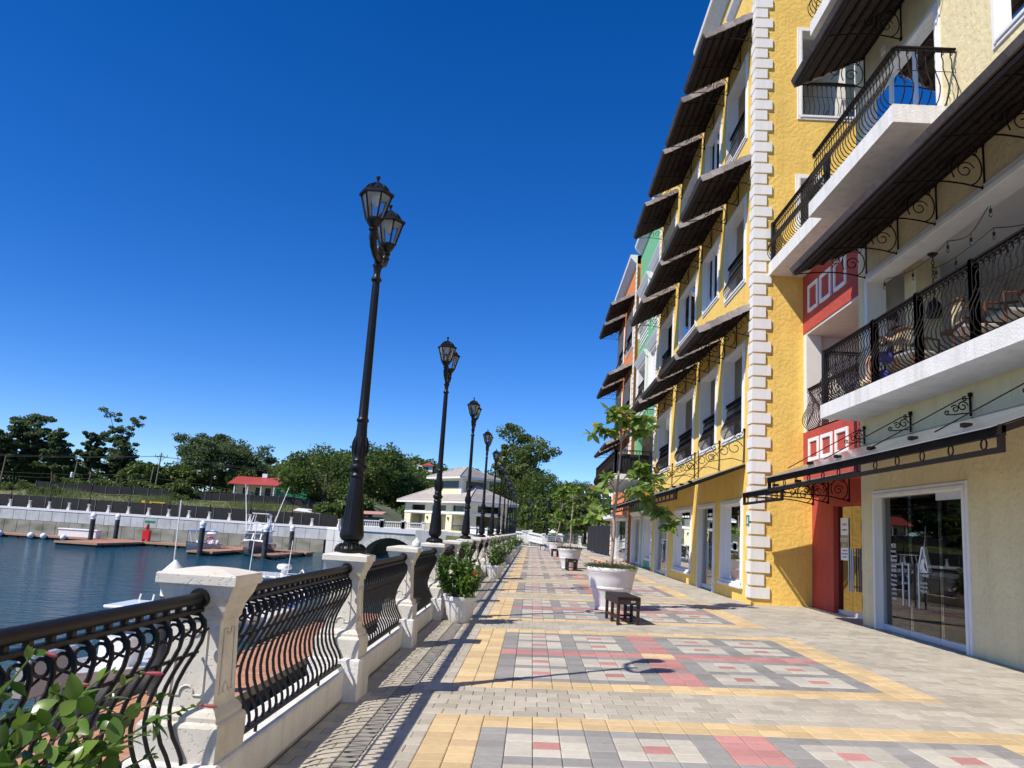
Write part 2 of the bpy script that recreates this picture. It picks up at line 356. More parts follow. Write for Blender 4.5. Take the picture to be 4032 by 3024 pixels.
def spiral(c, r0, turns, a0, plane='xz', k=.25, n=22, sgn=1):
    pts = []
    for i in range(n+1):
        t = i/n; r = r0*(1-t*(1-k)); q = a0+sgn*turns*2*PI*t
        u, v = r*math.cos(q), r*math.sin(q)
        pts.append((c[0]+u, c[1], c[2]+v) if plane == 'xz' else (c[0], c[1]+u, c[2]+v))
    return pts
def txt(s, size, mat_name, name='lettering', parent=None, loc=(0,0,0), rot=(0,0,0), align='CENTER', sx=1.0):
    cu = bpy.data.curves.new('t', 'FONT'); cu.body = s; cu.size = size; cu.align_x = align; cu.extrude = .0008; cu.resolution_u = 2
    t = bpy.data.objects.new('t', cu); COL.objects.link(t)
    dg = bpy.context.evaluated_depsgraph_get(); me = bpy.data.meshes.new_from_object(t.evaluated_get(dg))
    bpy.data.objects.remove(t); bpy.data.curves.remove(cu); me.materials.clear(); me.materials.append(MATS[mat_name])
    return obj(name, me, parent, loc, rot, (sx, 1, 1))
# ================================================================== SETTING: water, banks, promenade
WATER = -3.8
struct(MB().add([(-900,-120,WATER),(-1.9,-120,WATER),(-1.9,140,WATER),(-900,140,WATER)], [(0,1,2,3)]).build('water', 'harbour_water'))
struct(MB().add([(-9000,-9000,-7),(9000,-9000,-7),(9000,9000,-7),(-9000,9000,-7)], [(0,1,2,3)]).build('seabed', 'soil'))
prom = struct(MB().add([(-1.62,-14,gz(-1.62)-.012),(14,-14,gz(14)-.012),(14,84,gz(14)-.012),(-1.62,84,gz(-1.62)-.012),
    (-1.62,-14,-6),(14,-14,-6),(14,84,-6),(-1.62,84,-6)], [(0,1,2,3),(0,4,5,1),(1,5,6,2),(2,6,7,3),(3,7,4,0)]).build('promenade', 'sand_joint'))

PX0, SX, PY0, SY = -0.71, 0.2008, 8.3345, 0.20227
def cell(c, r):
    c2 = min(c, 23-c); r2 = min(r, 23-r)
    if c2 < 2 or r2 < 2: return 'paver_yellow'
    if c in (11, 12) and r in (11, 12): return 'paver_yellow'
    if r in (11, 12): return 'paver_red'
    if c in (11, 12): return 'paver_grey' if r2 == 6 else 'paver_red'
    if c2 in (2, 6, 10): return 'paver_grey'
    if r2 in (2, 6, 10): return 'paver_grey'
    if c2 in (4, 8) and r2 in (4, 8): return 'paver_red'
    return 'paver_white'
pav = []                                                    # (x0, x1, y0, y1, material)
rows0, rows1 = -46, 345
for j in range(rows0, rows1):
    y0 = PY0+j*SY; pr = j % 30
    inpan = pr < 24
    off = 0.5*SX if j % 2 else 0
    # strip between drain and pattern, and strip by the kerb
    if not inpan:
        x = -1.07-off
        while x < 6.62:
            a, b = max(x, -1.07), min(x+SX, 6.62)
            if b-a > .03: pav.append((a, b, y0, y0+SY, 'paver_field'))
            x += SX
    else:
        xs = [-1.07, -0.92, PX0] if j % 2 else [-1.07, -0.81, PX0]
        for a, b in zip(xs[:-1], xs[1:]): pav.append((a, b, y0, y0+SY, 'paver_field'))
        for c in range(24): pav.append((PX0+c*SX, PX0+(c+1)*SX, y0, y0+SY, cell(c, pr)))
        x = PX0+24*SX-off
        while x < 6.62:
            a, b = max(x, PX0+24*SX), min(x+SX, 6.62)
            if b-a > .03: pav.append((a, b, y0, y0+SY, 'paver_field'))
            x += SX
    xs = [-1.585, -1.40, -1.215] if j % 2 else [-1.585, -1.49, -1.30, -1.215]
    for a, b in zip(xs[:-1], xs[1:]): pav.append((a, b, y0, y0+SY, 'paver_field'))
def infront(x, y):
    v = Vector((x, y, gz(x)))-EYE; d = v.dot(_f)
    if d < 1: return False
    return abs(v.dot(_r2)/d) < .66 and abs(v.dot(_u2)/d) < .485
pav.sort(key=lambda p: p[2])
cand = [p for p in pav if infront((p[0]+p[1])/2, (p[2]+p[3])/2) and p[1]-p[0] > .15]
near = set(id(p) for p in cand[:300])
def paver_into(mb, x0, x1, y0, y1, c=(0, 0), tilt=True, dz=0.0, t1=0.0, t2=0.0):
    g, ch, h = .0025, .007, .02
    def P(x, y, z): return (x-c[0], y-c[1], (gz(x)-(gz(c[0]) if c != (0,0) else 0))+z)
    vs = []
    for (e, z) in ((g, -h), (g, -.004), (g+ch, 0)):
        for (x, y, sx, sy) in ((x0+e,y0+e,-1,-1),(x1-e,y0+e,1,-1),(x1-e,y1-e,1,1),(x0+e,y1-e,-1,1)): vs.append(P(x, y, z+dz+sx*t1+sy*t2))
    mb.add(vs, [(8,9,10,11)]+[(4+i,4+(i+1)%4,8+(i+1)%4,8+i) for i in range(4)]+[(i,(i+1)%4,4+(i+1)%4,4+i) for i in range(4)])
shared = {}
rest = {}
for p in pav:
    x0, x1, y0, y1, m = p
    if id(p) in near:
        key = (round(x1-x0, 3), m, random.randrange(3))
        if key not in shared:
            mb = MB(); cx = (x0+x1)/2; cy = (y0+y1)/2
            paver_into(mb, x0, x1, y0, y1, (cx, cy)); shared[key] = mb.mesh('paver', m)
        cx, cy = (x0+x1)/2, (y0+y1)/2
        obj('paver', shared[key], prom, (cx, cy, gz(cx)+random.uniform(-.002,.002)), (random.uniform(-.006,.006), random.uniform(-.006,.006), random.uniform(-.006,.006)))
    else:
        k = .001 if y0 < 30 else 0
        paver_into(rest.setdefault(m, MB()), x0, x1, y0, y1, dz=random.uniform(-.002,.002), t1=random.uniform(-k,k), t2=random.uniform(-k,k))
for m, mb in rest.items():
    o = mb.build('paving', m, prom); o['kind'] = 'stuff'
# slot drain with its grate bars
mb = MB(); mb.box(-1.212, -1.073, -14, 80, gz(-1.14)-.03, gz(-1.14)-.02); mb.build('drain_channel', 'sand_joint', prom)
mb = MB()
for i in range(0, 320):
    y = 4+i*.11
    mb.box(-1.205, -1.08, y, y+.07, gz(-1.14)-.02, gz(-1.14)-.003)
o = mb.build('drain_grate', 'grate', prom); o['kind'] = 'stuff'
# near quay wall and kerb that carries the railing
struct(MB().box(-1.92, -1.605, -14, 84, -6.5, -.02).build('quay_wall', 'quay_concrete'))
kerb = struct(MB().bbox(-1.86, -1.59, -14, 80.3, -.016, .22, .012).build('kerb', 'white_stucco'))

# ================================================================== PIERS, RAILINGS, LAMPS
def ordw(n):
    a = ['', 'first', 'second', 'third', 'fourth', 'fifth', 'sixth', 'seventh', 'eighth', 'ninth', 'tenth', 'eleventh', 'twelfth', 'thirteenth', 'fourteenth', 'fifteenth', 'sixteenth', 'seventeenth', 'eighteenth', 'nineteenth', 'twentieth']
    return a[n] if n < 21 else 'twenty-'+a[n-20]
XP, XRL = -1.69, -1.665
PIER_Y = [4.36+3.3*i for i in range(-2, 24)]
def square(mb, prof, b=0): return mb.lathe([(r, z) for r, z in prof], 4)
def make_pier():
    t = thing('railing_pier', 'cast stone railing pier with flared cap on a white plinth', 'pier', group='stone piers along the promenade railing')
    mb = MB(); mb.bbox(-.235, .235, -.235, .235, -.1, .33, .012); mb.build('plinth', 'white_stucco', t)
    mb = MB(); square(mb, [(.204,.33),(.204,.49),(.196,.505),(.182,.515),(.182,.535),(.165,.56),(.150,.575),(.147,.60)]); mb.build('base_moulding', 'cast_stone', t)
    sh = MB(); square(sh, [(.147,.60),(.128,1.0)]); sh = sh.build('shaft', 'cast_stone', t)
    mb = MB(); square(mb, [(.128,1.0),(.140,1.005),(.140,1.03),(.146,1.045),(.151,1.07),(.165,1.10),(.178,1.125),(.185,1.15),(.190,1.165),(.190,1.175)]); mb.build('flared_neck', 'cast_stone', t)
    mb = MB(); square(mb, [(.202,1.172),(.206,1.178),(.206,1.222),(.200,1.23),(.10,1.250),(.05,1.256),(.001,1.257)]); mb.build('cap', 'cast_stone', t)
    # raised panel outline on the four faces
    for q in range(4):
        mb = MB(); w = .085
        def P(u, z):
            r = .1475-.0475*(z-.60)+.003; a = q*PI/2
            return (r*math.cos(a)-u*math.sin(a), r*math.sin(a)+u*math.cos(a), z)
        arch = [P(.035*math.cos(i*PI/8), .645+.035*math.sin(i*PI/8)) for i in range(9)]
        mb.tube([P(w,.635), P(w*.82,.95)], .005, 4); mb.tube([P(-w,.635), P(-w*.82,.95)], .005, 4)
        mb.tube([P(w,.635), P(.035,.635)]+arch+[P(-.035,.635), P(-w,.635)], .005, 4)
        arch2 = [P(.03*math.cos(-i*PI/8), .95+.03*math.sin(-i*PI/8)) for i in range(9)]
        mb.tube([P(w*.82,.95), P(.03,.95)]+arch2+[P(-.03,.95), P(-w*.82,.95)], .005, 4)
        mb.build('panel_moulding', 'cast_stone', sh)
    return t
pier = make_pier()
for i, y in enumerate(PIER_Y):
    lab = 'stone railing pier with flared cap, %s in the promenade row from the white gate' % ordw(len(PIER_Y)-i)
    if i == 0: pier.location = (XP, y, 0); pier['label'] = lab
    else: copy_tree(pier, (XP, y, 0), None, lab)

BAL = [(-.015,1.038),(.025,1.035),(.055,1.005),(.062,.965),(.052,.91),(.025,.85),(-.012,.78),(-.042,.71),(-.060,.64),(-.065,.575),(-.055,.51),(-.032,.45),(0.,.40),(.022,.355),(.028,.32),(.02,.285)]
def smooth_path(pts, k=2):
    for _ in range(k-1):
        q = [pts[0]]
        for a, b in zip(pts[:-1], pts[1:]):
            q += [tuple(.75*x+.25*y for x, y in zip(a, b)), tuple(.25*x+.75*y for x, y in zip(a, b))]
        q.append(pts[-1]); pts = q
    return pts
def baluster_into(mb, y=0, n=6, ring=True):
    mb.tube([(x, y, z) for x, z in BAL], .0105, n)
    if ring:
        mb.tube([(.015+.030*math.cos(a), y, .985+.030*math.sin(a)) for a in [k*2*PI/10 for k in range(10)]], .0075, 5, closed=True)
        mb.tube([(.02,y,.955),(.045,y+.03,.94),(.06,y+.055,.965)], .006, 4)
bm_ = MB(); baluster_into(bm_, n=7); BALM = bm_.mesh('baluster', 'iron', 50)
NB = 23
def rail_bars(t, L):
    mb = MB(); mb.tube([(0,-L/2,1.11),(0,L/2,1.11)], .030, 12)
    for s in (-1, 1): mb.tube([(0,s*L/2,1.11),(0,s*(L/2-.045),1.11)], .05, 14)
    mb.build('handrail', 'iron', t, 40)
    mb = MB(); mb.bbox(-.022,.022,-L/2,L/2,1.04,1.062,.003)
    for i in range(NB): y = -L/2+(i+.5)*L/NB+.06; mb.box(-.012,.012,y-.014,y+.014,1.06,1.085)
    mb.build('sub_rail', 'iron', t)
    mb = MB(); mb.tube([(.012,-L/2,.845),(.012,L/2,.845)], .009, 6); mb.build('middle_rod', 'iron', t, 40)
    mb = MB(); mb.bbox(-.002,.042,-L/2,L/2,.265,.287,.003)
    for y in (-L/4, L/4): mb.tube([(.02,y,.27),(.02,y,.16),(-.03,y,.15)], .011, 6)
    mb.build('bottom_rail', 'iron', t, 40)
RL = 2.99
def make_rail(detail):
    t = thing('belly_railing', 'black wrought iron railing with curved belly balusters between two stone piers', 'railing', group='promenade railings')
    rail_bars(t, RL)
    if detail:
        for i in range(NB): obj('baluster', BALM, t, (0, -RL/2+(i+.5)*RL/NB, 0))
    else:
        mb = MB()
        for i in range(NB): baluster_into(mb, -RL/2+(i+.5)*RL/NB, 4, False)
        o = mb.build('balusters', 'iron', t); o['kind'] = 'stuff'
    return t
ra = make_rail(True); rb = make_rail(False)
for i in range(len(PIER_Y)-1):
    y = (PIER_Y[i]+PIER_Y[i+1])/2
    src = ra if i < 8 else rb
    lab = 'black wrought iron belly railing on the promenade kerb, %s panel counted from the white gate' % ordw(len(PIER_Y)-1-i)
    if i in (0, 8): src.location = (XRL, y, 0); src['label'] = lab
    else: copy_tree(src, (XRL, y, 0), None, lab)

def lantern_parts(t, dy):
    def hexp(prof, z0=0): return MB().lathe([(r, z) for r, z in prof], 6, (0, dy, 0))
    arm = MB(); arm.tube([(0,dy*.08,2.86),(0,dy*.45,2.87),(0,dy*.8,2.92),(0,dy*.97,3.0),(0,dy,3.06)], [.03,.032,.036,.036,.03], 10)
    arm.ball((0,dy*.9,2.99), .045, 10, 6); arm = arm.build('arm', 'lamp_black', t, 40)
    lan = MB().lathe([(.028,3.04),(.045,3.05),(.045,3.065),(.034,3.075),(.055,3.10),(.075,3.13),(.083,3.145),(.083,3.16)], 12, (0,dy,0)).build('lantern', 'lamp_black', t, 40)
    mb = MB()
    for k in range(6):
        a = 2*PI*k/6; c, s = math.cos(a), math.sin(a)
        mb.tube([(.080*c,dy+.080*s,3.15),(.150*c,dy+.150*s,3.40)], .0095, 5)
    mb.lathe([(.080,3.15),(.087,3.15),(.090,3.165),(.083,3.165)], 6, (0,dy,0))
    mb.build('lantern_frame', 'lamp_black', lan)
    mb = MB(); mb.lathe([(.172,3.395),(.172,3.42),(.150,3.43),(.118,3.455),(.098,3.48),(.070,3.505),(.05,3.515),(.05,3.525),(.03,3.53)], 6, (0,dy,0))
    for k in range(12):
        a = 2*PI*(k+.5)/12; c, s = math.cos(a), math.sin(a); mb.tube([(.125*c,dy+.125*s,3.452),(.092*c,dy+.092*s,3.488),(.06*c,dy+.06*s,3.512)], .006, 4)
    mb.build('lantern_roof', 'lamp_black', lan)
    MB().lathe([(.012,3.525),(.016,3.54),(.009,3.55),(.016,3.575),(.022,3.59),(.020,3.60),(.004,3.605)], 10, (0,dy,0)).build('finial', 'lamp_black', lan, 40)
    MB().lathe([(.135,3.388),(.14,3.392),(.02,3.394)], 6, (0,dy,0)).build('reflector', 'bulb_white', lan)
    MB().lathe([(.045,3.388),(.045,3.36),(.038,3.32),(.022,3.295),(.004,3.288)], 12, (0,dy,0)).build('bulb', 'bulb_white', lan, 60)
    for k in range(6):
        a, b = 2*PI*k/6, 2*PI*(k+1)/6
        MB().add([(.077*math.cos(a),dy+.077*math.sin(a),3.165),(.077*math.cos(b),dy+.077*math.sin(b),3.165),(.142*math.cos(b),dy+.142*math.sin(b),3.393),(.142*math.cos(a),dy+.142*math.sin(a),3.393)],[(0,1,2,3)]).build('pane', 'glass_clear', lan)
def make_lamp():
    t = thing('lamp_post', 'black cast iron twin lantern lamp post standing on a stone railing pier', 'lamp post', group='lamp posts along the promenade railing')
    mb = MB().lathe([(.145,0),(.15,.012),(.15,.028),(.138,.036),(.132,.05),(.115,.07),(.085,.078),(.078,.085)], 28)
    for k in range(20):
        a = 2*PI*k/20; c, s = math.cos(a), math.sin(a); mb.tube([(.140*c,.140*s,.036),(.125*c,.125*s,.062),(.095*c,.095*s,.078)], .009, 5)
    mb.build('base', 'lamp_black', t, 40)
    mb = MB().lathe([(.078,.085),(.072,.09),(.072,.105),(.095,.118),(.111,.145),(.114,.17),(.108,.21),(.096,.30),(.084,.42),(.074,.55),(.066,.65),(.062,.70),(.070,.705),(.072,.72),(.062,.735),(.060,.75),
        (.082,.775),(.088,.80),(.080,.82),(.060,.83),(.062,.85),(.066,.865),(.058,.88),(.060,.92),(.066,.97),(.064,1.03),(.055,1.10),(.050,1.17),(.049,1.23),(.058,1.24),(.060,1.255),(.050,1.27),
        (.046,1.28),(.044,1.6),(.037,2.55),(.036,2.64),(.050,2.65),(.054,2.665),(.046,2.68),(.036,2.69),(.032,2.73),(.040,2.78),(.052,2.80),(.050,2.815),(.036,2.825),(.038,2.85),(.044,2.90),(.046,2.98),(.040,3.0),(.02,3.01)], 24)
    for k in range(16):          # flutes
        a = 2*PI*k/16; c, s = math.cos(a), math.sin(a)
        mb.tube([(.1035*c,.1035*s,.23),(.0625*c,.0625*s,.66)], .0035, 4); mb.tube([(.0435*c,.0435*s,1.30),(.036*c,.036*s,2.6)], .002, 3)
    for k in range(8):           # acanthus leaves
        a = 2*PI*(k+.3)/8; c, s = math.cos(a), math.sin(a); mb.tube([(.060*c,.060*s,.90),(.070*c,.070*s,.97),(.070*c,.070*s,1.03),(.058*c,.058*s,1.09)], [.004,.014,.012,.003], 5)
    mb.build('pole', 'lamp_black', t, 40)
    for dy in (-.35, .35): lantern_parts(t, dy)
    return t
lamp = make_lamp()
LAMPS = [(XP, 7.66+6.6*k, 1.245) for k in range(12)]
lamp.location = LAMPS[0]; lamp['label'] = 'black twin lantern lamp post on a railing pier, %s counted from the white gate' % ordw(12)
for k, p in enumerate(LAMPS[1:]): copy_tree(lamp, p, None, 'black twin lantern lamp post on a railing pier, %s counted from the white gate' % ordw(11-k))

# ================================================================== leaves and plants
def leaf_mesh(name, matn, L=1.0, W=.5, fold=.12, curl=.15, seg=4, wav=.0):
    mb = MB(); vs = []; fs = []
    for i in range(seg+1):
        t = i/seg; wd = W*.5*math.sin(PI*min(.999, max(.02, t**.8)))**.8; z = -curl*t*t+wav*math.sin(t*9)
        vs += [(t*L, -wd, z+fold*wd*2), (t*L, 0, z), (t*L, wd, z+fold*wd*2)]
    for i in range(seg):
        a = i*3; fs += [(a,a+3,a+4,a+1),(a+1,a+4,a+5,a+2)]
    mb.add(vs, fs); return mb.mesh(name, matn, 60)
def leaf_into(mb, p, d, up, L, W, fold=.15):
    d = d.normalized(); s = d.cross(up)
    if s.length < 1e-4: s = d.cross(Vector((1,0,0)))
    s.normalize(); nrm = s.cross(d)
    a, b, c = p, p+d*L*.5, p+d*L-nrm*L*.12
    mb.add([a, b-s*W*.5+nrm*W*fold, c, b+s*W*.5+nrm*W*fold, b], [(0,1,4),(1,2,4),(0,4,3),(4,2,3)])
def rnd_dir(zmin=-1, zmax=1):
    z = random.uniform(zmin, zmax); a = random.uniform(0, 2*PI); r = math.sqrt(max(0, 1-z*z)); return Vector((r*math.cos(a), r*math.sin(a), z))

POT = [(.15,0),(.16,.012),(.19,.10),(.215,.22),(.235,.33),(.255,.335),(.262,.36),(.262,.395),(.25,.40),(.235,.395),(.225,.36),(.20,.35),(.01,.35)]
def make_pot(name, label, group, loc, h, seed, flower, dense=1.0, spread=.36):
    random.seed(seed)
    t = thing(name, label, 'potted plant', loc, 0, group)
    mb = MB().lathe(POT, 28)
    for k in range(14):
        a = 2*PI*k/14; mb.tube([(.195*math.cos(a),.195*math.sin(a),.10),(.232*math.cos(a),.232*math.sin(a),.31)], .006, 4)
    mb.v = [(x*1.06+loc[0], y*1.06+loc[1], z*1.06+loc[2]) for x, y, z in mb.v]; pot = mb.build('pot', 'pot_white', t, 35)
    st = MB(); lf = MB(); fl = MB(); base = Vector(loc)+Vector((0,0,.37))
    tips = []
    for k in range(int(11*dense)):
        d = rnd_dir(.55, 1); p = base+Vector((random.uniform(-.08,.08), random.uniform(-.08,.08), -.02)); pts = [p]
        n = 6; hh = h*random.uniform(.6, 1.05)
        for i in range(n):
            d = (d+rnd_dir()*.18+Vector((0,0,.12))).normalized(); q = pts[-1]+d*hh/n
            r2 = Vector((q.x-base.x, q.y-base.y)); 
            if r2.length > spread: q.x = base.x+r2.x/r2.length*spread; q.y = base.y+r2.y/r2.length*spread
            pts.append(q)
        st.tube(pts, [.012-.0015*i for i in range(n+1)], 5); tips.append(pts)
    for pts in tips:
        for i in range(1, len(pts)):
            for _ in range(int(26*dense)):
                p = pts[i]+(pts[i-1]-pts[i])*random.random()+rnd_dir()*random.uniform(.0,.13)
                if p.z < base.z+.12: continue
                d = (p-base-Vector((0,0,h*.35))).normalized()*.6+rnd_dir()*.8+Vector((0,0,-.1))
                leaf_into(lf, p, d, Vector((0,0,1))+rnd_dir()*.4, random.uniform(.06,.10), random.uniform(.045,.065))
        if flower and random.random() < .8:
            for _ in range(random.choice((1, 2, 3))):
                p = pts[-1]+(pts[2]-pts[-1])*random.random()+rnd_dir()*.12
                for q in range(5):
                    a = 2*PI*q/5; dv = Vector((math.cos(a), math.sin(a), .3)); leaf_into(fl, p, dv, Vector((0,0,1)), .045, .04)
    st.build('stems', 'bark', t, 60); o = lf.build('foliage', 'leaf_hibiscus', t)
    if flower and fl.v: fl.build('flowers', flower, t)
    MB().lathe([(.2,.372),(.01,.375)], 16, loc).build('soil', 'soil', t)
    return t
make_pot('potted_hibiscus', 'potted hibiscus with tall leggy stems and one orange bloom beside the railing', None, (-1.13,13.85,gz(-1.13)), .95, 3, None, 1.25, .36)
make_pot('potted_hibiscus', 'dense white-flowered hibiscus in ribbed white pot beside the railing', 'white-flowered potted hibiscus', (-1.11,26.2,gz(-1.11)), .95, 4, 'petal_white', 1.0, .36)
for k, y in enumerate((38.2, 47.2, 59.5, 68.0)):
    make_pot('potted_hibiscus', 'hibiscus in a white pot in the far row along the railing', 'far row of potted hibiscus', (-1.11,y,gz(-1.11)), .95, 5+k, ('petal_white','petal_white','petal_orange','petal_orange')[k], .8, .38)
# one orange bloom on the first pot
mb = MB()
for q in range(6):
    a = 2*PI*q/6; leaf_into(mb, Vector((-.88,13.62,.80)), Vector((math.cos(a),-.5,math.sin(a))), Vector((0,-1,.2)), .09, .075)
mbp = [o for o in bpy.data.objects if o.name == 'potted_hibiscus'][0]
mb.build('bloom', 'petal_orange', mbp)

# ---- foreground hibiscus: single leaves, buds and furled blooms
random.seed(21)
FG = (-1.42, 2.02, gz(-1.42))
fg = thing('hibiscus_shrub', 'leafy hibiscus branches with pink buds reaching over the near railing', 'shrub', FG)
mb = MB().lathe([(r*1.2, z*1.2) for r, z in POT], 28); mb.v = [(x+FG[0], y+FG[1], z+FG[2]) for x, y, z in mb.v]; mb.build('pot', 'pot_white', fg, 35)
LM = [leaf_mesh('leaf', 'leaf_hibiscus', 1, w_, .10, c_, 5) for w_, c_ in ((.62,.12),(.70,.20),(.55,.05))]
BUD = MB(); BUD.lathe([(.001,0),(.16,.12),(.20,.35),(.13,.7),(.03,1.0)], 7); BUDM = BUD.mesh('bud', 'leaf_bud', 60)
BLO = MB(); BLO.lathe([(.05,0),(.10,.15),(.17,.5),(.19,.75),(.11,.95),(.02,1.02)], 8); BLOM = BLO.mesh('bloom', 'petal_pink', 60)
def aim(d, roll=0): return (Matrix.Rotation(0,3,'Z') @ d.to_track_quat('X','Z').to_matrix() @ Matrix.Rotation(roll,3,'X')).to_euler()
b0 = Vector((FG[0], FG[1], .42))
tipsW = [(-1.56,2.62,1.06),(-1.60,2.46,1.02),(-1.43,2.62,.98),(-1.36,2.72,1.01),(-1.27,2.78,.99),(-1.18,2.84,.94),(-1.12,2.86,.90),(-1.24,2.60,.84),(-1.45,2.55,.88),(-1.58,2.60,.90),(-1.33,2.58,.80),(-1.50,2.72,.84),(-1.16,2.72,.77),(-1.40,2.80,.82),(-1.62,2.76,.82),(-1.28,2.9,.78),(-1.50,2.5,.74),(-1.36,2.45,.70),(-1.60,2.55,.72),(-1.22,2.5,.68),(-1.44,2.7,.70),(-1.30,2.68,.66)]
for ti, tp in enumerate(tipsW):
    T = Vector(tp); pts = []
    for i in range(8):
        s = i/7; p = b0.lerp(T, s)+Vector((0,-.10*math.sin(PI*s),.10*math.sin(PI*s)))+rnd_dir()*.012; pts.append(p)
    MB().tube(pts, [.007-.0006*i for i in range(8)], 6).build('stem', 'bark' if ti % 3 else 'leaf_hibiscus', fg, 60)
    dtip = (pts[-1]-pts[-3]).normalized()
    for i in range(3, 8):
        for _ in range(6 if i < 7 else 4):
            p = pts[i]+(pts[i-1]-pts[i])*random.random()
            d = (dtip*.5+rnd_dir()*.9+Vector((.1,-.15,.05))).normalized()
            L = random.uniform(.042,.09)*(1 if i < 7 else .6)
            obj('leaf', random.choice(LM), fg, tuple(p-Vector(FG)), aim(d, random.uniform(-1.0,1.0)), (L,L,L))
    for _ in range(3):
        d = (dtip+rnd_dir()*.5).normalized(); L = random.uniform(.018,.032); q = d.to_track_quat('Z','Y').to_euler()
        obj('bud', BUDM, fg, tuple(pts[-1]+rnd_dir()*.012-Vector(FG)), q, (L*.9,L*.9,L))
    if ti in (0, 2, 4, 6):
        d = (Vector((.8,.3,-.1))+rnd_dir()*.15).normalized(); q = d.to_track_quat('Z','Y').to_euler()
        obj('bloom', BLOM, fg, tuple(pts[-1]+dtip*.02-Vector(FG)), q, (.036,.036,.066))

# ---- big planters, almond trees, benches
ALM = [leaf_mesh('leaf', 'leaf_almond', 1, w_, .07, c_, 5, .01) for w_, c_ in ((.56,.16),(.62,.28),(.5,.08))]
ALA = leaf_mesh('leaf', 'leaf_autumn', 1, .56, .07, .25, 5, .01)
PLAN = [(.30,0),(.315,.01),(.315,.05),(.30,.06),(.305,.075),(.34,.20),(.39,.36),(.42,.415),(.435,.425),(.435,.455),(.425,.465),(.432,.48),(.462,.62),(.48,.72),(.487,.728),(.487,.745),(.497,.75),(.512,.78),(.515,.81),(.505,.835),(.485,.84),(.46,.83),(.44,.80),(.01,.79)]
def make_planter(loc, label, seed):
    random.seed(seed)
    t = thing('planter', label, 'planter', loc, 0, None)
    mb = MB().lathe(PLAN, 40); mb.v = [(x+loc[0], y+loc[1], z+loc[2]) for x, y, z in mb.v]; mb.build('bowl', 'pot_white', t, 35)
    MB().lathe([(.45,.805),(.01,.82)], 20, loc).build('soil', 'soil', t)
    lf = MB(); fl = MB(); c = Vector(loc)
    for _ in range(1500):
        a = random.uniform(0,2*PI); r = .5*math.sqrt(random.random()); p = c+Vector((r*math.cos(a), r*math.sin(a), .80+random.uniform(0,.04)))
        d = Vector((math.cos(a)*r*1.1, math.sin(a)*r*1.1, .55))+rnd_dir()*.45
        leaf_into(lf, p, d, rnd_dir(), random.uniform(.06,.13), .016, .3)
    for _ in range(46):
        a = random.uniform(0,2*PI); r = .48*math.sqrt(random.random()); p = c+Vector((r*math.cos(a), r*math.sin(a), .90+random.uniform(0,.05)))
        for q in range(4): leaf_into(fl, p, rnd_dir(.1,1), Vector((0,0,1)), .03, .028)
    lf.build('groundcover', 'grass_blade', t)['kind'] = 'stuff'; fl.build('flowers', 'petal_red', t)
    return t
P1, P2, P3 = (1.67,16.95,gz(1.67)), (1.64,35.0,gz(1.64)), (1.6,53.6,gz(1.6))
make_planter(P1, 'large round white planter bowl behind the nearer dark bench, pink flowers', 1)
make_planter(P2, 'large round white planter between the first two dark benches with slim tree', 2)
make_planter(P3, 'farthest large white planter close to the white gate', 3)
def make_almond(loc, label, trunk, branches, seed, single):
    random.seed(seed)
    t = thing('almond_tree', label, 'tree', loc)
    B = Vector(loc)
    W = lambda p: tuple(B+Vector(p))
    n = len(trunk)
    tr = MB(); tr.tube([W(p) for p in trunk], [.042*(1-.7*i/(n-1)) for i in range(n)], 10); trk = tr.build('trunk', 'bark_pale', t, 60)
    crown = MB(); aut = MB()
    cnt = [0]
    for (pts, nl) in branches:
        MB().tube([W(p) for p in pts], [.018*(1-.6*i/(len(pts)-1)) for i in range(len(pts))], 6).build('limb', 'bark_pale', trk, 60)
        P = [Vector(W(p)) for p in pts]
        for k in range(max(5, nl//3)):                        # rosettes of big leaves along the outer half of the limb
            q = random.uniform(.45, 1.0)*(len(P)-1); i = min(int(q), len(P)-2); c0 = P[i].lerp(P[i+1], q-i)
            if k == 0: c0 = P[-1]
            c0 = c0+rnd_dir()*random.uniform(.02, .13); a0 = random.uniform(0, 6.28); m = random.choice((7, 8, 9))
            for h in range(m):
                a = a0+2*PI*h/m+random.uniform(-.25,.25); d = Vector((math.cos(a), math.sin(a), random.uniform(-1.1,.8))).normalized(); L = random.uniform(.16,.27)
                p = c0+d*.02; up = random.uniform(-1.2,1.2)
                if single and cnt[0] < 300:
                    cnt[0] += 1; obj('leaf', ALA if random.random() < .03 else random.choice(ALM), t, tuple(p-B), aim(d, up), (L, L, L))
                else: leaf_into(crown if random.random() > .03 else aut, p, d, Vector((0,0,1))+rnd_dir()*1.2, L, L*.6, .08)
    if crown.v:
        o = crown.build('crown', 'leaf_almond', t)
        if single: o['kind'] = 'stuff'
    if aut.v: aut.build('yellowed_leaves', 'leaf_autumn', t)
    return t
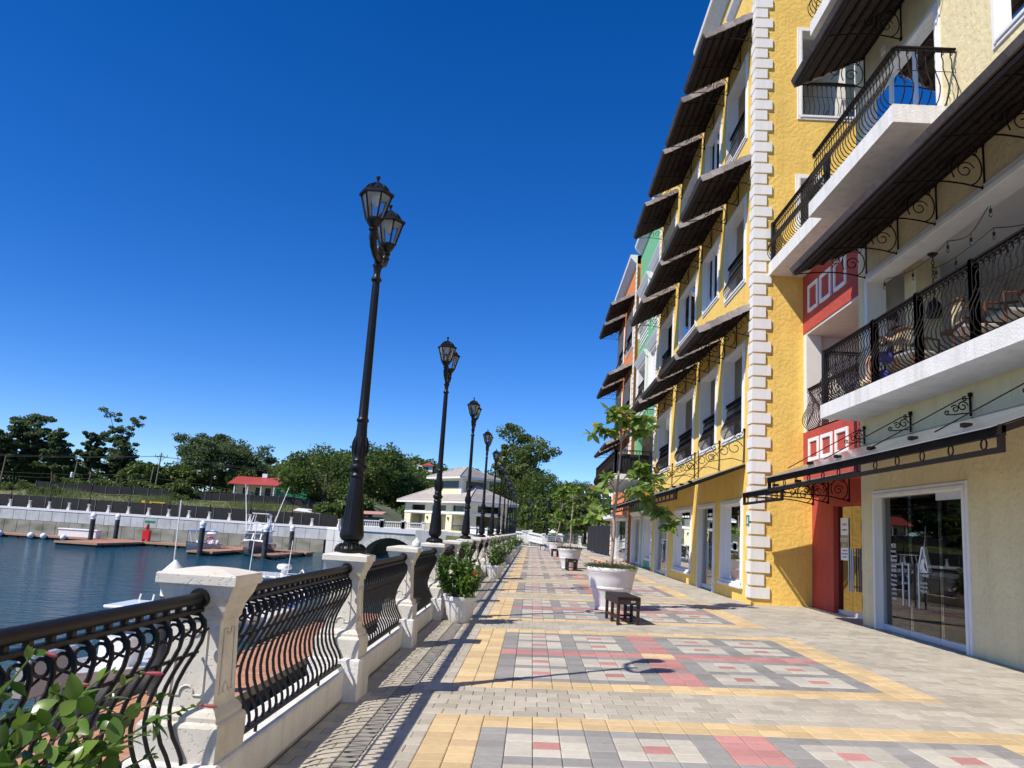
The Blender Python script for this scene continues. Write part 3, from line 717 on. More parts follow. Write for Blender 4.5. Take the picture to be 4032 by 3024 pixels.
# (local metres, x across, y along, z up from the paving)
trunkA = [(-.02,0,.78),(.0,0,1.2),(.02,0,1.6),(.0,0,1.9),(.05,0,2.3),(.06,0,2.6),(.08,0,3.0),(.10,0,3.5),(.10,0,3.85)]
brA = [([(.10,0,3.45),(-.1,-.1,3.6),(-.32,-.2,3.68),(-.5,-.2,3.6)], 26), ([(.10,0,3.45),(.25,.1,3.62),(.5,.15,3.75),(.75,.2,3.72)], 26), ([(.10,0,3.5),(.1,.2,3.85),(.12,.3,4.05)], 26), ([(.10,0,3.5),(.0,-.2,3.9),(-.1,-.3,4.05)], 22),
       ([(.1,0,3.5),(.35,-.15,3.85),(.45,-.25,3.95)], 18),
       ([(.05,0,2.35),(-.1,-.05,2.55),(-.2,-.1,2.58),(-.3,-.1,2.4)], 20), ([(.05,0,2.5),(.25,0,2.75),(.5,.05,2.85),(.55,.05,2.95)], 24), ([(.04,0,2.2),(.3,-.05,2.42),(.6,-.1,2.45),(.8,-.1,2.6)], 26),
       ([(.04,0,2.2),(.35,.1,2.38),(.7,.15,2.25),(.95,.15,2.05)], 24), ([(.6,.1,2.25),(.9,.12,2.15),(1.1,.15,1.95),(1.22,.15,1.75)], 22), ([(.03,0,2.1),(-.25,0,2.1),(-.42,0,1.95)], 14), ([(.3,0,2.4),(.6,.2,2.7),(.85,.25,2.75)], 16)]
make_almond(P1, 'young almond tree with big leaves in two tiers growing from the near planter', trunkA, brA, 31, True)
trunkB = [(.0,0,.78),(.02,0,1.3),(.01,0,1.9),(.05,0,2.5),(.04,0,3.0)]
brB = [([(.04,0,2.95),(-.3,0,3.1),(-.55,0,3.3)], 46), ([(.04,0,2.95),(.35,0,3.0),(.65,0,2.95),(.85,0,2.7)], 60), ([(.04,0,2.9),(.0,.2,3.3),(-.2,.3,3.6)], 40), ([(.03,0,1.9),(-.3,0,2.05),(-.55,0,2.3)], 34), ([(.03,0,1.9),(.25,0,2.0)], 14), ([(.04,0,2.95),(.15,-.2,3.25),(.2,-.3,3.4)], 34)]
make_almond(P2, 'slim young almond tree standing in the middle planter', trunkB, brB, 32, False)
make_almond(P3, 'leaning young almond tree in the farthest planter', [(-.05,0,.78),(.05,0,1.4),(.18,0,2.0),(.25,0,2.9),(.3,0,3.5)], [([(.3,0,3.3),(-.1,0,3.6),(-.4,0,3.9)], 60), ([(.3,0,3.3),(.7,0,3.5),(1.0,0,3.3)], 60), ([(.3,0,3.4),(.3,.2,4.0)], 50), ([(.2,0,2.1),(-.3,0,2.4),(-.6,0,2.6)], 40)], 33, False)
def make_bench(loc, rz, label):
    t = thing('bench', label, 'bench', loc, rz)
    W, L, H = .40, 1.12, .45
    for s in (-1, 1):
        for yy in (-.5*L+.03, -.02, .5*L-.08):
            mb = MB().bbox(s*(W/2-.03)-.025, s*(W/2-.03)+.025, yy, yy+.055, 0, H-.02, .004); obj('leg', mb.mesh('leg','bench_wood'), t)
    for s in (-1, 1): obj('apron', MB().bbox(s*(W/2-.015)-.014, s*(W/2-.015)+.014, -L/2, L/2, H-.12, H-.005, .003).mesh('apron','bench_wood'), t)
    for s in (-1, 1): obj('end_apron', MB().bbox(-W/2+.03, W/2-.03, s*(L/2-.02)-.014, s*(L/2-.02)+.014, H-.11, H-.006, .003).mesh('apron','bench_wood'), t)
    for k in range(5):
        x = -W/2+k*W/5; obj('seat_slat', MB().bbox(x+.003, x+W/5-.003, -L/2-.01, L/2+.01, H-.004, H+.022, .004).mesh('slat','bench_wood'), t)
    for s in (-1, 1): obj('stretcher', MB().bbox(s*(W/2-.03)-.016, s*(W/2-.03)+.016, -L/2+.05, L/2-.05, .09, .13, .003).mesh('stretcher','bench_wood'), t)
    obj('stretcher', MB().bbox(-W/2+.03, W/2-.03, -.02, .02, .095, .125, .003).mesh('stretcher','bench_wood'), t)
    obj('name_plate', MB().box(.03,.11,-L/2-.008,-L/2-.003,H-.075,H-.04).mesh('plate','steel'), t)
    return t
make_bench((1.66,14.72,gz(1.66)), .10, 'dark slatted wooden bench in front of the near white planter')
make_bench((1.66,33.45,gz(1.66)), .06, 'dark wooden bench in front of the middle planter')
make_bench((1.5,51.5,gz(1.5)), .06, 'dark wooden bench half hidden by the middle planter tree')
make_bench((.95,67.5,gz(.95)), .0, 'dark bench with a small white notice near the gate')
# ================================================================== BUILDINGS
def wall_grid(plane, c, a0, a1, z0, z1, holes, thick, mb=None):
    """wall sheet with rectangular holes. plane 'x': at x=c, a=y, thickness towards +x.  plane 'y': at y=c, a=x, thickness towards +y"""
    mb = mb or MB()
    A = sorted(set([a0, a1]+[h[0] for h in holes]+[h[1] for h in holes])); A = [a for a in A if a0 <= a <= a1]
    Z = sorted(set([z0, z1]+[h[2] for h in holes]+[h[3] for h in holes])); Z = [z for z in Z if z0 <= z <= z1]
    P = (lambda t, a, z: (c+t, a, z)) if plane == 'x' else (lambda t, a, z: (a, c+t, z))
    solid = {}
    for i in range(len(A)-1):
        for k in range(len(Z)-1):
            ma, mz = (A[i]+A[i+1])/2, (Z[k]+Z[k+1])/2
            solid[i,k] = not any(h[0] < ma < h[1] and h[2] < mz < h[3] for h in holes)
    for (i,k), s in solid.items():
        if not s: continue
        a, b, u, v = A[i], A[i+1], Z[k], Z[k+1]
        mb.add([P(0,a,u),P(0,b,u),P(0,b,v),P(0,a,v)], [(3,2,1,0)] if plane == 'x' else [(0,1,2,3)])
        mb.add([P(thick,a,u),P(thick,b,u),P(thick,b,v),P(thick,a,v)], [(0,1,2,3)])
        if not solid.get((i-1,k)): mb.add([P(0,a,u),P(thick,a,u),P(thick,a,v),P(0,a,v)], [(0,1,2,3)])
        if not solid.get((i+1,k)): mb.add([P(0,b,u),P(thick,b,u),P(thick,b,v),P(0,b,v)], [(0,1,2,3)])
        if not solid.get((i,k-1)): mb.add([P(0,a,u),P(thick,a,u),P(thick,b,u),P(0,b,u)], [(0,1,2,3)])
        if not solid.get((i,k+1)): mb.add([P(0,a,v),P(thick,a,v),P(thick,b,v),P(0,b,v)], [(0,1,2,3)])
    return mb
def frame_mb(plane, c, a0, a1, z0, z1, w=.11, pr=.05, back=.16, sill=False, bottom=True):
    """moulded trim round an opening whose clear hole is a0..a1, z0..z1 (projects towards -x / -y)"""
    mb = MB()
    def bx(a, b, u, v, p, q):
        if plane == 'x': mb.bbox(c-p, c+q, a, b, u, v, .006)
        else: mb.bbox(a, b, c-p, c+q, u, v, .006)
    zb = z0-w if bottom else z0
    for s, (a, b) in ((0, (a0-w, a0-w*.45)), (1, (a1+w*.45, a1+w))): bx(a, b, zb+.001, z1+w*.45, pr*.55, .03)
    for a, b in ((a0-w*.45, a0+.012), (a1-.012, a1+w*.45)): bx(a, b, (z0 if not bottom else zb+w*.4), z1+.012, pr, back)
    bx(a0-w, a1+w, z1+w*.45, z1+w, pr*.56, .03); bx(a0-w*.45, a1+w*.45, z1-.01, z1+w*.45, pr*1.01, back)
    if bottom:
        bx(a0-w-.002, a1+w+.002, zb-.002, zb+w*.55, pr*.57, .03); bx(a0-w*.45, a1+w*.45, zb+w*.55, z0+.012, pr*1.02, back)
    if sill: bx(a0-w*.8, a1+w*.8, z0-.02, z0+.035, pr+.05, .1)
    return mb
def window_x(b, x, y0, y1, z0, z1, mull=1, glass='glass_window', name='window', rec=.05):
    fr = frame_mb('x', x, y0, y1, z0, z1).build(name, 'trim_white', b)
    mb = MB(); f = .05
    mb.box(x+rec, x+rec+.05, y0, y0+f, z0, z1); mb.box(x+rec, x+rec+.05, y1-f, y1, z0, z1)
    mb.box(x+rec, x+rec+.05, y0+f, y1-f, z1-f, z1); mb.box(x+rec, x+rec+.05, y0+f, y1-f, z0, z0+f)
    for k in range(mull):
        ym = y0+(y1-y0)*(k+1)/(mull+1); mb.box(x+rec-.01, x+rec+.052, ym-.028, ym+.028, z0+f, z1-f)
    mb.build('sash', 'window_frame', fr)
    for k in range(mull+1):
        a, c_ = y0+(y1-y0)*k/(mull+1), y0+(y1-y0)*(k+1)/(mull+1)
        MB().add([(x+rec+.025,a,z0),(x+rec+.025,c_,z0),(x+rec+.025,c_,z1),(x+rec+.025,a,z1)], [(0,1,2,3)]).build('pane', glass, fr)
    return fr
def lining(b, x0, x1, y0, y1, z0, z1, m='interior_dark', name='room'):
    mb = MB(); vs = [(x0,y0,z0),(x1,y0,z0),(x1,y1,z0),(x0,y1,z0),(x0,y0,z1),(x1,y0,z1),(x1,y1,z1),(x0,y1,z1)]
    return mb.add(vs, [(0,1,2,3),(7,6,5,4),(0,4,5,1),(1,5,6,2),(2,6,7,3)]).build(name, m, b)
def glass_door(b, x, y0, y1, z0, z1, leaves, glass='glass_shop', handles=True, rec=.10, fm='trim_white'):
    fr = frame_mb('x', x, y0, y1, z0, z1, pr=.05 if fm == 'trim_white' else .004, bottom=False).build('door', fm, b)
    n = leaves
    for k in range(n):
        a, c_ = y0+(y1-y0)*k/n+.006, y0+(y1-y0)*(k+1)/n-.006
        MB().box(x+rec, x+rec+.012, a, c_, z0+.13, z1).build('pane', glass, fr)
        MB().bbox(x+rec-.012, x+rec+.03, a, c_, z0+.015, z0+.135, .003).build('kick_rail', 'alu', fr)
    return fr
def pull(fr, x, y, z0, z1):
    mb = MB(); mb.tube([(x-.06,y,z0),(x-.06,y,z1)], .016, 10); mb.tube([(x,y,z0+.1),(x-.06,y,z0+.1)], .009, 6); mb.tube([(x,y,z1-.1),(x-.06,y,z1-.1)], .009, 6); mb.build('handle', 'steel', fr, 40)

# ---- wrought iron scroll bracket (plane y=0, wall at x=0, outwards -x, z down from the wall plate)
def bracket_mesh(dep, drop, low):
    mb = MB(); t = .011
    mb.tube([(0,0,.02),(0,0,-low)], .016, 5)
    for z in (-.03, -low+.03): mb.box(-.03,.01,-.025,.025,z-.03,z+.03)
    strut = [(0,0,-low+.02),(-dep*.3,0,-low+.10),(-dep*.6,0,-low+.10),(-dep*.98,0,-drop-.01)]
    mb.tube(smooth_path(strut, 2), .013, 5)
    R = low*.30
    mb.tube([(-.03-R+R*math.cos(a),0,-low*.56+R*1.25*math.sin(a)) for a in [k*2*PI/20-1.3 for k in range(17)]], t, 5)
    mb.tube(spiral((-.04-R*1.05,0,-low*.60), R*.62, 1.3, .3), t*.9, 4)
    mb.tube(spiral((-.04-R*2.6,0,-low*.52), R*.55, 1.25, 2.6, sgn=-1), t*.9, 4)
    mb.tube(spiral((-.04-R*3.7,0,-low*.60), R*.36, 1.2, .6), t*.8, 4)
    mb.tube(spiral((-.04-R*.5,0,-low*.16), R*.32, 1.2, -1.5), t*.8, 4)
    mb.tube([(-.04-R*.2,0,-low*.3),(-.04-R*1.2,0,-low*.22),(-.04-R*2.1,0,-low*.42),(-.04-R*2.9,0,-low*.75)], t*.8, 4)
    return mb.mesh('scroll_bracket', 'iron_brown')
AW = {}
def make_awning(L, dep, drop, nbr, low=.72):
    """origin: middle of the wall line, outwards -x"""
    t = thing('awning', 'x', 'awning')
    sl = math.hypot(dep, drop); ux, uz = -dep/sl, -drop/sl; nx, nz = -uz*-1, ux*-1
    nx, nz = -drop/sl, dep/sl                                    # upward normal
    def P(s, y, h): return (ux*s+nx*h, y, uz*s+nz*h)
    def slab(mb, s0, s1, y0, y1, h0, h1, h0b=None, h1b=None):
        h0b = h0 if h0b is None else h0b; h1b = h1 if h1b is None else h1b
        mb.add([P(s0,y0,h0),P(s1,y0,h0b),P(s1,y1,h0b),P(s0,y1,h0),P(s0,y0,h1),P(s1,y0,h1b),P(s1,y1,h1b),P(s0,y1,h1)],
               [(3,2,1,0),(4,5,6,7),(0,1,5,4),(1,2,6,5),(2,3,7,6),(3,0,4,7)])
    n = 5
    for k in range(n):
        s0, s1 = sl*k/n, sl*(k+1)/n+.05
        nt = max(2, int(round(L/.55)))
        tm = MB()
        for q in range(nt):
            ya, yb = -L/2+q*L/nt, -L/2+(q+1)*L/nt-.006
            slab(tm, s0, s1, ya, yb, .0, .085, .03, .125)
        obj('tile_course', tm.mesh('tile_course', 'awning_tile'), t)
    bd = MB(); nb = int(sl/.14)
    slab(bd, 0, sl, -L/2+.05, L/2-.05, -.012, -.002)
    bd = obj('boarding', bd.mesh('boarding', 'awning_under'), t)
    for k in range(6):
        s = sl*(k+.12)/5.3; pm = MB(); slab(pm, s, s+.055, -L/2+.01, L/2-.01, -.055, -.013); obj('purlin', pm.mesh('purlin', 'iron_brown'), t)
    sm = MB(); m_ = int(L/.075)
    for k in range(m_):
        y = -L/2+(k+.5)*L/m_; slab(sm, .02, sl-.02, y-.014, y+.014, -.022, -.0125)
    o = obj('boarding_ribs', sm.mesh('ribs', 'awning_under'), t); o['kind'] = 'stuff'
    for s_ in (-1, 1):                                          # barge tiles down both rakes
        for k in range(n):
            s0, s1 = sl*k/n, sl*(k+1)/n+.03; y0_ = s_*(L/2+.004); bm3 = MB(); slab(bm3, s0, s1, min(y0_, y0_+s_*.04), max(y0_, y0_+s_*.04), -.05, .10, -.03, .135); obj('barge_tile', bm3.mesh('barge_tile', 'barge_tile'), t)
    em = MB(); slab(em, sl-.03, sl+.01, -L/2+.02, L/2-.02, -.05, -.003); obj('eave_beam', em.mesh('eave_beam', 'awning_under'), t)
    key = (dep, drop, low)
    if key not in AW: AW[key] = bracket_mesh(dep, drop, low)
    for k in range(nbr): obj('scroll_bracket', AW[key], t, (0, -L/2+.06+(L-.12)*k/max(1, nbr-1), -.02))
    return t
# ---- balcony style belly railing: plane facing -x, local y along, z from rail base
BB = [(-.03,.93),(.03,.925),(.035,.86),(.0,.80),(-.012,.74),(.0,.66),(-.06,.50),(-.13,.36),(-.165,.26),(-.155,.16),(-.10,.07),(-.02,.025),(.0,.01)]
bm_ = MB(); bm_.tube([(x,0,z) for x, z in BB], .0095, 5)
bm_.tube([(-.012+.028*math.cos(a),0,.895+.03*math.sin(a)) for a in [k*2*PI/9 for k in range(9)]], .007, 4, closed=True); BELLY = bm_.mesh('baluster', 'iron_brown', 60)
def belly_rail(name, label, cat, group, a, b, z, sp=.115, post=False, normal=None, parent=None, h=.95, mesh=None):
    """railing from point a to b (x,y); belly towards the left of a->b"""
    a = Vector((*a, z)); b = Vector((*b, z)); d = b-a; L = d.length; rz = math.atan2(d.y, d.x)-PI/2
    t = thing(name, label, cat, tuple(a), rz, group) if parent is None else obj(name, None, parent, tuple(a-Vector(OFF[parent.name])), (0,0,rz))
    n = max(2, int(L/sp))
    for i in range(n): obj('baluster', mesh or BELLY, t, (0, (i+.5)*L/n, 0), (0,0,0), (1,1,h/.95))
    mb = MB(); mb.bbox(-.03,.03,0,L,h,h+.035,.006); mb.box(-.018,.018,0,L,h-.035,h-.02); obj('handrail', mb.mesh('handrail','iron_brown'), t)
    obj('bottom_rail', MB().bbox(-.02,.02,0,L,0,.022,.003).mesh('bottom_rail','iron_brown'), t)
    obj('middle_rod', MB().tube([(-.035,.02,.6*h),(-.035,L-.02,.6*h)], .006, 5).mesh('rod','iron_brown'), t)
    if post:
        for y in (0, L): obj('post', MB().bbox(-.05,.05,y-.05,y+.05,-.02,h+.04,.006).mesh('post','iron'), t)
    return t

# ------------------------------------------------------------------ yellow building
XF, YC = 5.12, 19.2
BAYS = [(20.12,22.22),(23.18,25.28),(26.52,29.5),(31.05,34.08)]
ORD = ['first', 'second', 'third', 'fourth']
STO = {2: 'second-storey', 3: 'third-storey', 4: 'top-storey'}
yb = thing('yellow_building', 'tall yellow stucco building with white corner quoins and rows of brown awnings', 'building', (XF, YC, .19))
holes = []
for i, (a, b) in enumerate(BAYS):
    holes.append((a, b, .20 if i in (1, 3) else .62, 2.56))
    holes.append((a, b, 4.30, 6.56))
    holes.append((a, b, 8.28 if i in (0, 3) else 8.76, 10.52))
    holes.append((a, b, 12.28 if i in (0, 3) else 12.8, 14.58))
wall_grid('x', XF, YC, 35.2, .05, 18.4, holes+[(25.9,35.19,16.9,18.39)], .28).build('wall', 'yellow_stucco', yb)
wall_grid('y', YC, XF+.28, 9.6, .05, 18.4, [(6.27,7.75,12.42,14.80),(6.22,7.75,8.42,10.70)], .28).build('side_wall', 'yellow_stucco', yb)
MB().box(XF, XF+.28, YC, YC+.28, 18.38, 18.41).build('corner_top', 'yellow_stucco', yb)
for i, (a, b) in enumerate(BAYS):
    if i in (1, 3):
        dr = glass_door(yb, XF, a, b, .20, 2.56, 2)
        for s in (-.07, .07): pull(dr, XF+.12, (a+b)/2+s, .75, 1.55)
    else:
        w_ = window_x(yb, XF, a, b, .62, 2.56, 0, 'glass_shop', rec=.07)
        MB().bbox(XF-.10, XF+.05, a-.12, b+.12, .50, .57, .01).build('sill', 'trim_white', w_)
    frame_mb('x', XF, a, b, 4.30, 6.56, back=.284).build('opening_frame', 'trim_white', yb)
    for (z0, z1, fl) in ((8.28,10.52,3),(12.28,14.58,4)):
        if i in (0, 3): frame_mb('x', XF, a, b, z0, z1, back=.284).build('opening_frame', 'trim_white', yb)
        else: window_x(yb, XF, a, b, z0+.48, z1, 1, rec=.04)
# inside: slabs, back walls, partitions, rooms behind the glazing coloured dark to look unlit
for z in (3.55, 7.45, 11.45, 15.4): MB().box(XF+.281, 9.5, YC+.281, 35.1, z, z+.6).build('floor_slab', 'interior_white', yb)
for (z0, z1) in ((4.15,7.45),(8.05,11.45),(12.05,15.4)):
    MB().box(7.4, 7.5, YC+.29, 35.1, z0, z1).build('loggia_back_wall', 'interior_white', yb)
    for y in (22.75, 25.9, 30.3): MB().box(XF+.285, 7.39, y-.06, y+.06, z0+.001, z1-.001).build('partition', 'interior_white', yb)
for i in (1, 2):
    a, b = BAYS[i]
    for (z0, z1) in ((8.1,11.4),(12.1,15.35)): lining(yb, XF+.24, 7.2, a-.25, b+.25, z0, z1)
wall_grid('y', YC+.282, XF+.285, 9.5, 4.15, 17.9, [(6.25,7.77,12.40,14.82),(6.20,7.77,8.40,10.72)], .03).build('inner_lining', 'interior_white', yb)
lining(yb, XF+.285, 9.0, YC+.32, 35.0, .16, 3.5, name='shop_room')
for y in (22.0, 26.0, 30.5): MB().box(6.4, 7.3, y, y+.5, 3.40, 3.42).build('ceiling_light', 'ceiling_panel', yb)
# loggia behind the two side-wall openings
for (z0, z1) in ((12.42,14.80),(8.42,10.70)):
    frame_mb('y', YC, 6.27 if z0 > 10 else 6.22, 7.75, z0, z1, back=.315).build('opening_frame', 'trim_white', yb)
# quoins
def quoin_mesh(a, h, p=.045):
    mb = MB(); mb.prism([(-p,-p),(a,-p),(a,.01),(.01,.01),(.01,a),(-p,a)], 'z', 0, h); return mb.mesh('quoin_block', 'trim_white')
QL, QS = quoin_mesh(.40, .245), quoin_mesh(.27, .245)
z = .36; k = 0
while z < 18.2:
    obj('quoin_block', QL if k % 2 == 0 else QS, yb, (0, 0, z-.19)); z += .29; k += 1
QF = MB().bbox(-.045, .01, -.17, .17, 0, .245, .008).mesh('quoin_block', 'trim_white')
z = .36
while z < 16.6:
    obj('quoin_block', QF, yb, (0, 35.2-YC-.02, z-.19)); z += .29
# cornice and eyebrow mouldings near the roof
cm = MB(); cm.prism([(XF-.03,18.0),(XF-.07,18.05),(XF-.10,18.10),(XF-.32,18.32),(XF-.40,18.36),(XF-.42,18.50),(XF+.1,18.50),(XF+.1,18.0)], 'y', YC-.03, 25.95); cm.build('cornice', 'trim_white', yb)
for a, b in BAYS[:2]:
    cm = MB(); cm.prism([(XF-.001,16.85),(XF-.05,16.87),(XF-.16,17.05),(XF-.18,17.12),(XF-.001,17.12)], 'y', a+.15, b-.15); cm.build('eyebrow_moulding', 'trim_white', yb)
MB().box(XF+.3, 9.6, YC+.3, 25.9, 18.2, 18.35).build('roof', 'interior_white', yb); MB().box(XF+.3, 9.6, 25.901, 35.1, 16.4, 16.8).build('roof', 'interior_white', yb)
# exit sign on the quoin face
es = thing('exit_sign', 'small green emergency exit sign fixed to the white quoins', 'sign', (XF-.05, 19.40, 2.10))
MB().bbox(XF-.066, XF-.05, 19.28, 19.52, 2.0, 2.24, .002).build('plate', 'sign_green', es)
mb = MB(); x = XF-.068
mb.box(x,x+.001,19.33,19.38,2.03,2.20); mb.box(x,x+.001,19.41,19.45,2.09,2.15); mb.box(x,x+.001,19.40,19.42,2.04,2.09); mb.box(x,x+.001,19.45,19.48,2.05,2.08); mb.box(x,x+.001,19.43,19.46,2.17,2.20)
mb.build('pictogram', 'sign_white', es)

# awnings on the yellow front
awp = {}
def put_awning(L, x, y, z, nbr, label, dep=1.25, drop=.68, rz=0, group=None, low=.72):
    key = (L, nbr, dep, drop, low)
    if key not in awp:
        t = make_awning(L, dep, drop, nbr, low); awp[key] = t; t.location = (x, y, z); t.rotation_euler = (0,0,rz); t['label'] = label
        if group: t['group'] = group
        return t
    return copy_tree(awp[key], (x, y, z), rz, label, group)
for fl, z in ((2, 7.30), (3, 11.30), (4, 15.28)):
    for i, (a, b) in enumerate(BAYS):
        put_awning(2.8 if i == 0 else 2.95 if i == 1 else 3.7, XF-.01, (a+b)/2+(-.28 if i == 0 else 0), z+(.12 if fl == 4 else .05), 3, 'brown tiled %s awning on yellow front, %s bay from the white quoins' % (STO[fl], ORD[i]))
# belly railings in the openings
rp = {}
for fl, z, idx in ((2, 4.31, (0,1,2,3)), (3, 8.29, (0,3)), (4, 12.29, (0,3))):
    for i in idx:
        a, b = BAYS[i]
        lab = 'black belly railing in %s yellow opening, %s bay from the quoins' % (STO[fl], ORD[i])
        if (i > 1) in rp: copy_tree(rp[i > 1], (XF+.06, a+.02, z), 0, lab)
        else: rp[i > 1] = belly_rail('window_railing', lab, 'railing', 'railings in the yellow openings', (XF+.06, a+.02), (XF+.06, a+(2.06 if i < 2 else 2.95)), z, .115)
for z in (8.43, 12.43):
    belly_rail('loggia_railing', 'black railing in the side wall opening of the yellow building, %s' % ('upper storey' if z > 10 else 'above the red panel'), 'railing', None, (7.74, YC+.1), (6.28, YC+.1), z, .115)
# folded lounge chair seen behind the upper side railing
lc = thing('lounge_chair', 'folding lounge chair behind the upper side railing of the yellow building', 'chair', (7.0, YC+.7, 12.2))
MB().tube([(6.55,YC+.6,12.25),(6.9,YC+.6,12.35),(7.15,YC+.6,12.95)], .015, 5).build('frame', 'iron', lc); MB().tube([(6.55,YC+.9,12.25),(6.9,YC+.9,12.35),(7.15,YC+.9,12.95)], .015, 5).build('frame', 'iron', lc)
MB().box(6.6,6.9,YC+.6,YC+.9,12.32,12.34).build('seat', 'cloth_pale', lc); MB().add([(6.9,YC+.6,12.36),(6.9,YC+.9,12.36),(7.15,YC+.9,12.96),(7.15,YC+.6,12.96)],[(0,1,2,3)]).build('backrest', 'cloth_pale', lc)

# ------------------------------------------------------------------ steel and glass canopies
def make_canopy(label, xw, zw, xo, zo, y0, y1, posts, ties=True, brackets=None):
    t = thing('glass_canopy', label, 'canopy', (xw, (y0+y1)/2, zw))
    dx, dz = xo-xw, zo-zw
    def P(s, y, h=0): return (xw+dx*s, y, zw+dz*s+h)
    fb = MB(); fb.box(xo-.03, xo+.04, y0, y1, zo-.11, zo-.005); fb.box(xo-.02, xo+.03, y0, y1, zo-.27, zo-.22)
    for y in (y0, y1-.06): fb.box(xo-.021, xo+.031, y, y+.06, zo-.221, zo-.109)
    fb.build('front_beam', 'iron_brown', t)
    n = max(2, int((y1-y0)/.62)); rm = MB()
    rm.tube([(xo, .052*math.cos(a), -.165+.055*math.sin(a)) for a in [k*2*PI/14 for k in range(14)]], .009, 5, closed=True)
    rm = rm.mesh('ring', 'iron_brown', 60, )
    for k in range(n): obj('ring', rm, t, (-xw, y0+(k+.5)*(y1-y0)/n-(y0+y1)/2, zo-zw))
    m = max(1, int(round((y1-y0)/1.2)))
    for k in range(m+1):
        y = min(y1-.05, max(y0, y0+k*(y1-y0)/m-.025)); r = MB(); r.add([P(0,y,-.09),P(1,y,-.09),P(1,y+.05,-.09),P(0,y+.05,-.09),P(0,y,-.02),P(1,y,-.02),P(1,y+.05,-.02),P(0,y+.05,-.02)], [(3,2,1,0),(4,5,6,7),(0,1,5,4),(1,2,6,5),(2,3,7,6),(3,0,4,7)])
        r.build('rafter', 'iron_brown', t)
    for k in range(m):
        a, b = y0+k*(y1-y0)/m+.01, y0+(k+1)*(y1-y0)/m-.01; s1 = 1.06
        MB().add([P(0,a,0),P(s1,a,0),P(s1,b,0),P(0,b,0),P(0,a,.012),P(s1,a,.012),P(s1,b,.012),P(0,b,.012)], [(3,2,1,0),(4,5,6,7),(0,1,5,4),(1,2,6,5),(2,3,7,6),(3,0,4,7)]).build('glass_sheet', 'glass_canopy', t)
        pl = MB(); pl.box(xw+dx*.80-.05, xw+dx*.80+.05, a-.03, a+.05, zw+dz*.80+.014, zw+dz*.80+.06); pl.build('clamp', 'iron_brown', t)
    if ties:
        tm = MB(); H = .85 if ties is True else ties
        tm.tube([(-.02,0,.02),(-.02,0,H)], .017, 6); tm.box(-.04,.0,-.03,.03,H-.04,H+.02)
        tm.tube([(-.02,0,H-.06),(-.16,0,H-.08),(dx*.82,0,dz*.82+.05)], .009, 5)
        R = H*.23
        tm.tube(spiral((-.05-R,0,H*.45), R, 1.3, 0.2), .010, 4); tm.tube(spiral((-.05-R*2.4,0,H*.33), R*.75, 1.25, 2.8, sgn=-1), .009, 4)
        tm.tube(spiral((-.05-R*.6,0,H*.78), R*.5, 1.2, 1.0), .009, 4); tm.tube(spiral((-.05-R*3.9,0,H*.12), R*.5, 1.2, .5), .009, 4)
        tm.tube([(-.05,0,.06),(-.05-R*1.3,0,H*.14),(-.05-R*2.6,0,H*.08),(-.05-R*3.6,0,.02)], .009, 4)
        tm = tm.mesh('tie_scroll', 'iron_brown')
        for y in posts: obj('tie_scroll', tm, t, (0, y-(y0+y1)/2, 0))
    if brackets:
        bm2 = bracket_mesh(abs(dx), -dz, .55)
        for y in brackets: obj('scroll_bracket', bm2, t, (0, y-(y0+y1)/2, -.05))
    return t
make_canopy('glass canopy with iron scrolls over the yellow shopfront next to the quoins', XF-.01, 3.50, 3.45, 2.80, 19.87, 25.5, (19.92,22.6,25.45))
make_canopy('long glass canopy with iron scrolls over the far yellow and green shopfronts', XF-.01, 3.50, 3.45, 2.80, 26.0, 45.2, (26.06,30.3,34.6,39.0,43.2))

# ------------------------------------------------------------------ red entrance between yellow and cream
XC = 6.2
rd = thing('red_entrance', 'red stucco entrance bay with white square panels recessed beside yellow wall', 'building', (6.5, 17.4, .2))
wall_grid('x', 6.5, 15.6, YC-.001, .05, 3.0, [(16.28,17.86,.2,2.5)], .2).build('wall', 'red_stucco', rd)
MB().box(6.30, 7.3, 15.585, YC-.002, 3.0, 4.24).build('lower_panel', 'red_stucco', rd)
MB().box(6.30, 7.3, 15.585, YC-.002, 6.66, 8.12).build('upper_panel', 'red_stucco', rd)
def sqframes(z0, z1, mname, ys):
    for (a, b) in ys:
        mb = MB(); w_ = .085
        mb.bbox(6.265, 6.31, a, a+w_, z0, z1, .008); mb.bbox(6.265, 6.31, b-w_, b, z0, z1, .008)
        mb.bbox(6.268, 6.31, a+.01, b-.01, z0, z0+w_, .008); mb.bbox(6.268, 6.31, a+.01, b-.01, z1-w_, z1, .008)
        mb.build('square_moulding', mname, rd)
sqframes(3.52, 4.05, 'trim_white', [(16.42,17.12),(17.30,17.98),(18.12,18.78)])
sqframes(7.08, 7.75, 'trim_white', [(16.42,17.12),(17.30,17.98),(18.12,18.78)])
# loggia between the two red panels
MB().box(6.32, 9.0, 15.59, YC-.003, 6.60, 6.659).build('loggia_ceiling', 'soffit', rd)
MB().box(6.31, 6.66, YC-.22, YC-.004, 4.24, 6.60).build('loggia_pilaster', 'interior_white', rd)
MB().box(6.661, 8.6, YC-.06, YC-.004, 4.24, 6.60).build('loggia_side_wall', 'interior_white', rd)
MB().box(8.6, 8.7, 15.59, YC-.004, 4.0, 6.6).build('loggia_back_wall', 'interior_white', rd)
lining(rd, 6.705, 9.0, 15.9, 18.4, .17, 2.9, name='shop_room')
dr = glass_door(rd, 6.5, 16.28, 17.86, .2, 2.5, 2, 'glass_amber', rec=.1, fm='red_stucco')
for s in (-.06, .06, -.16): pull(dr, 6.58, 17.0+s, .75, 1.62)
belly_rail('loggia_railing', 'short black belly railing on top of the lower red panel', 'railing', None, (6.34, 16.0), (6.34, 18.95), 4.26, .115, h=.98)
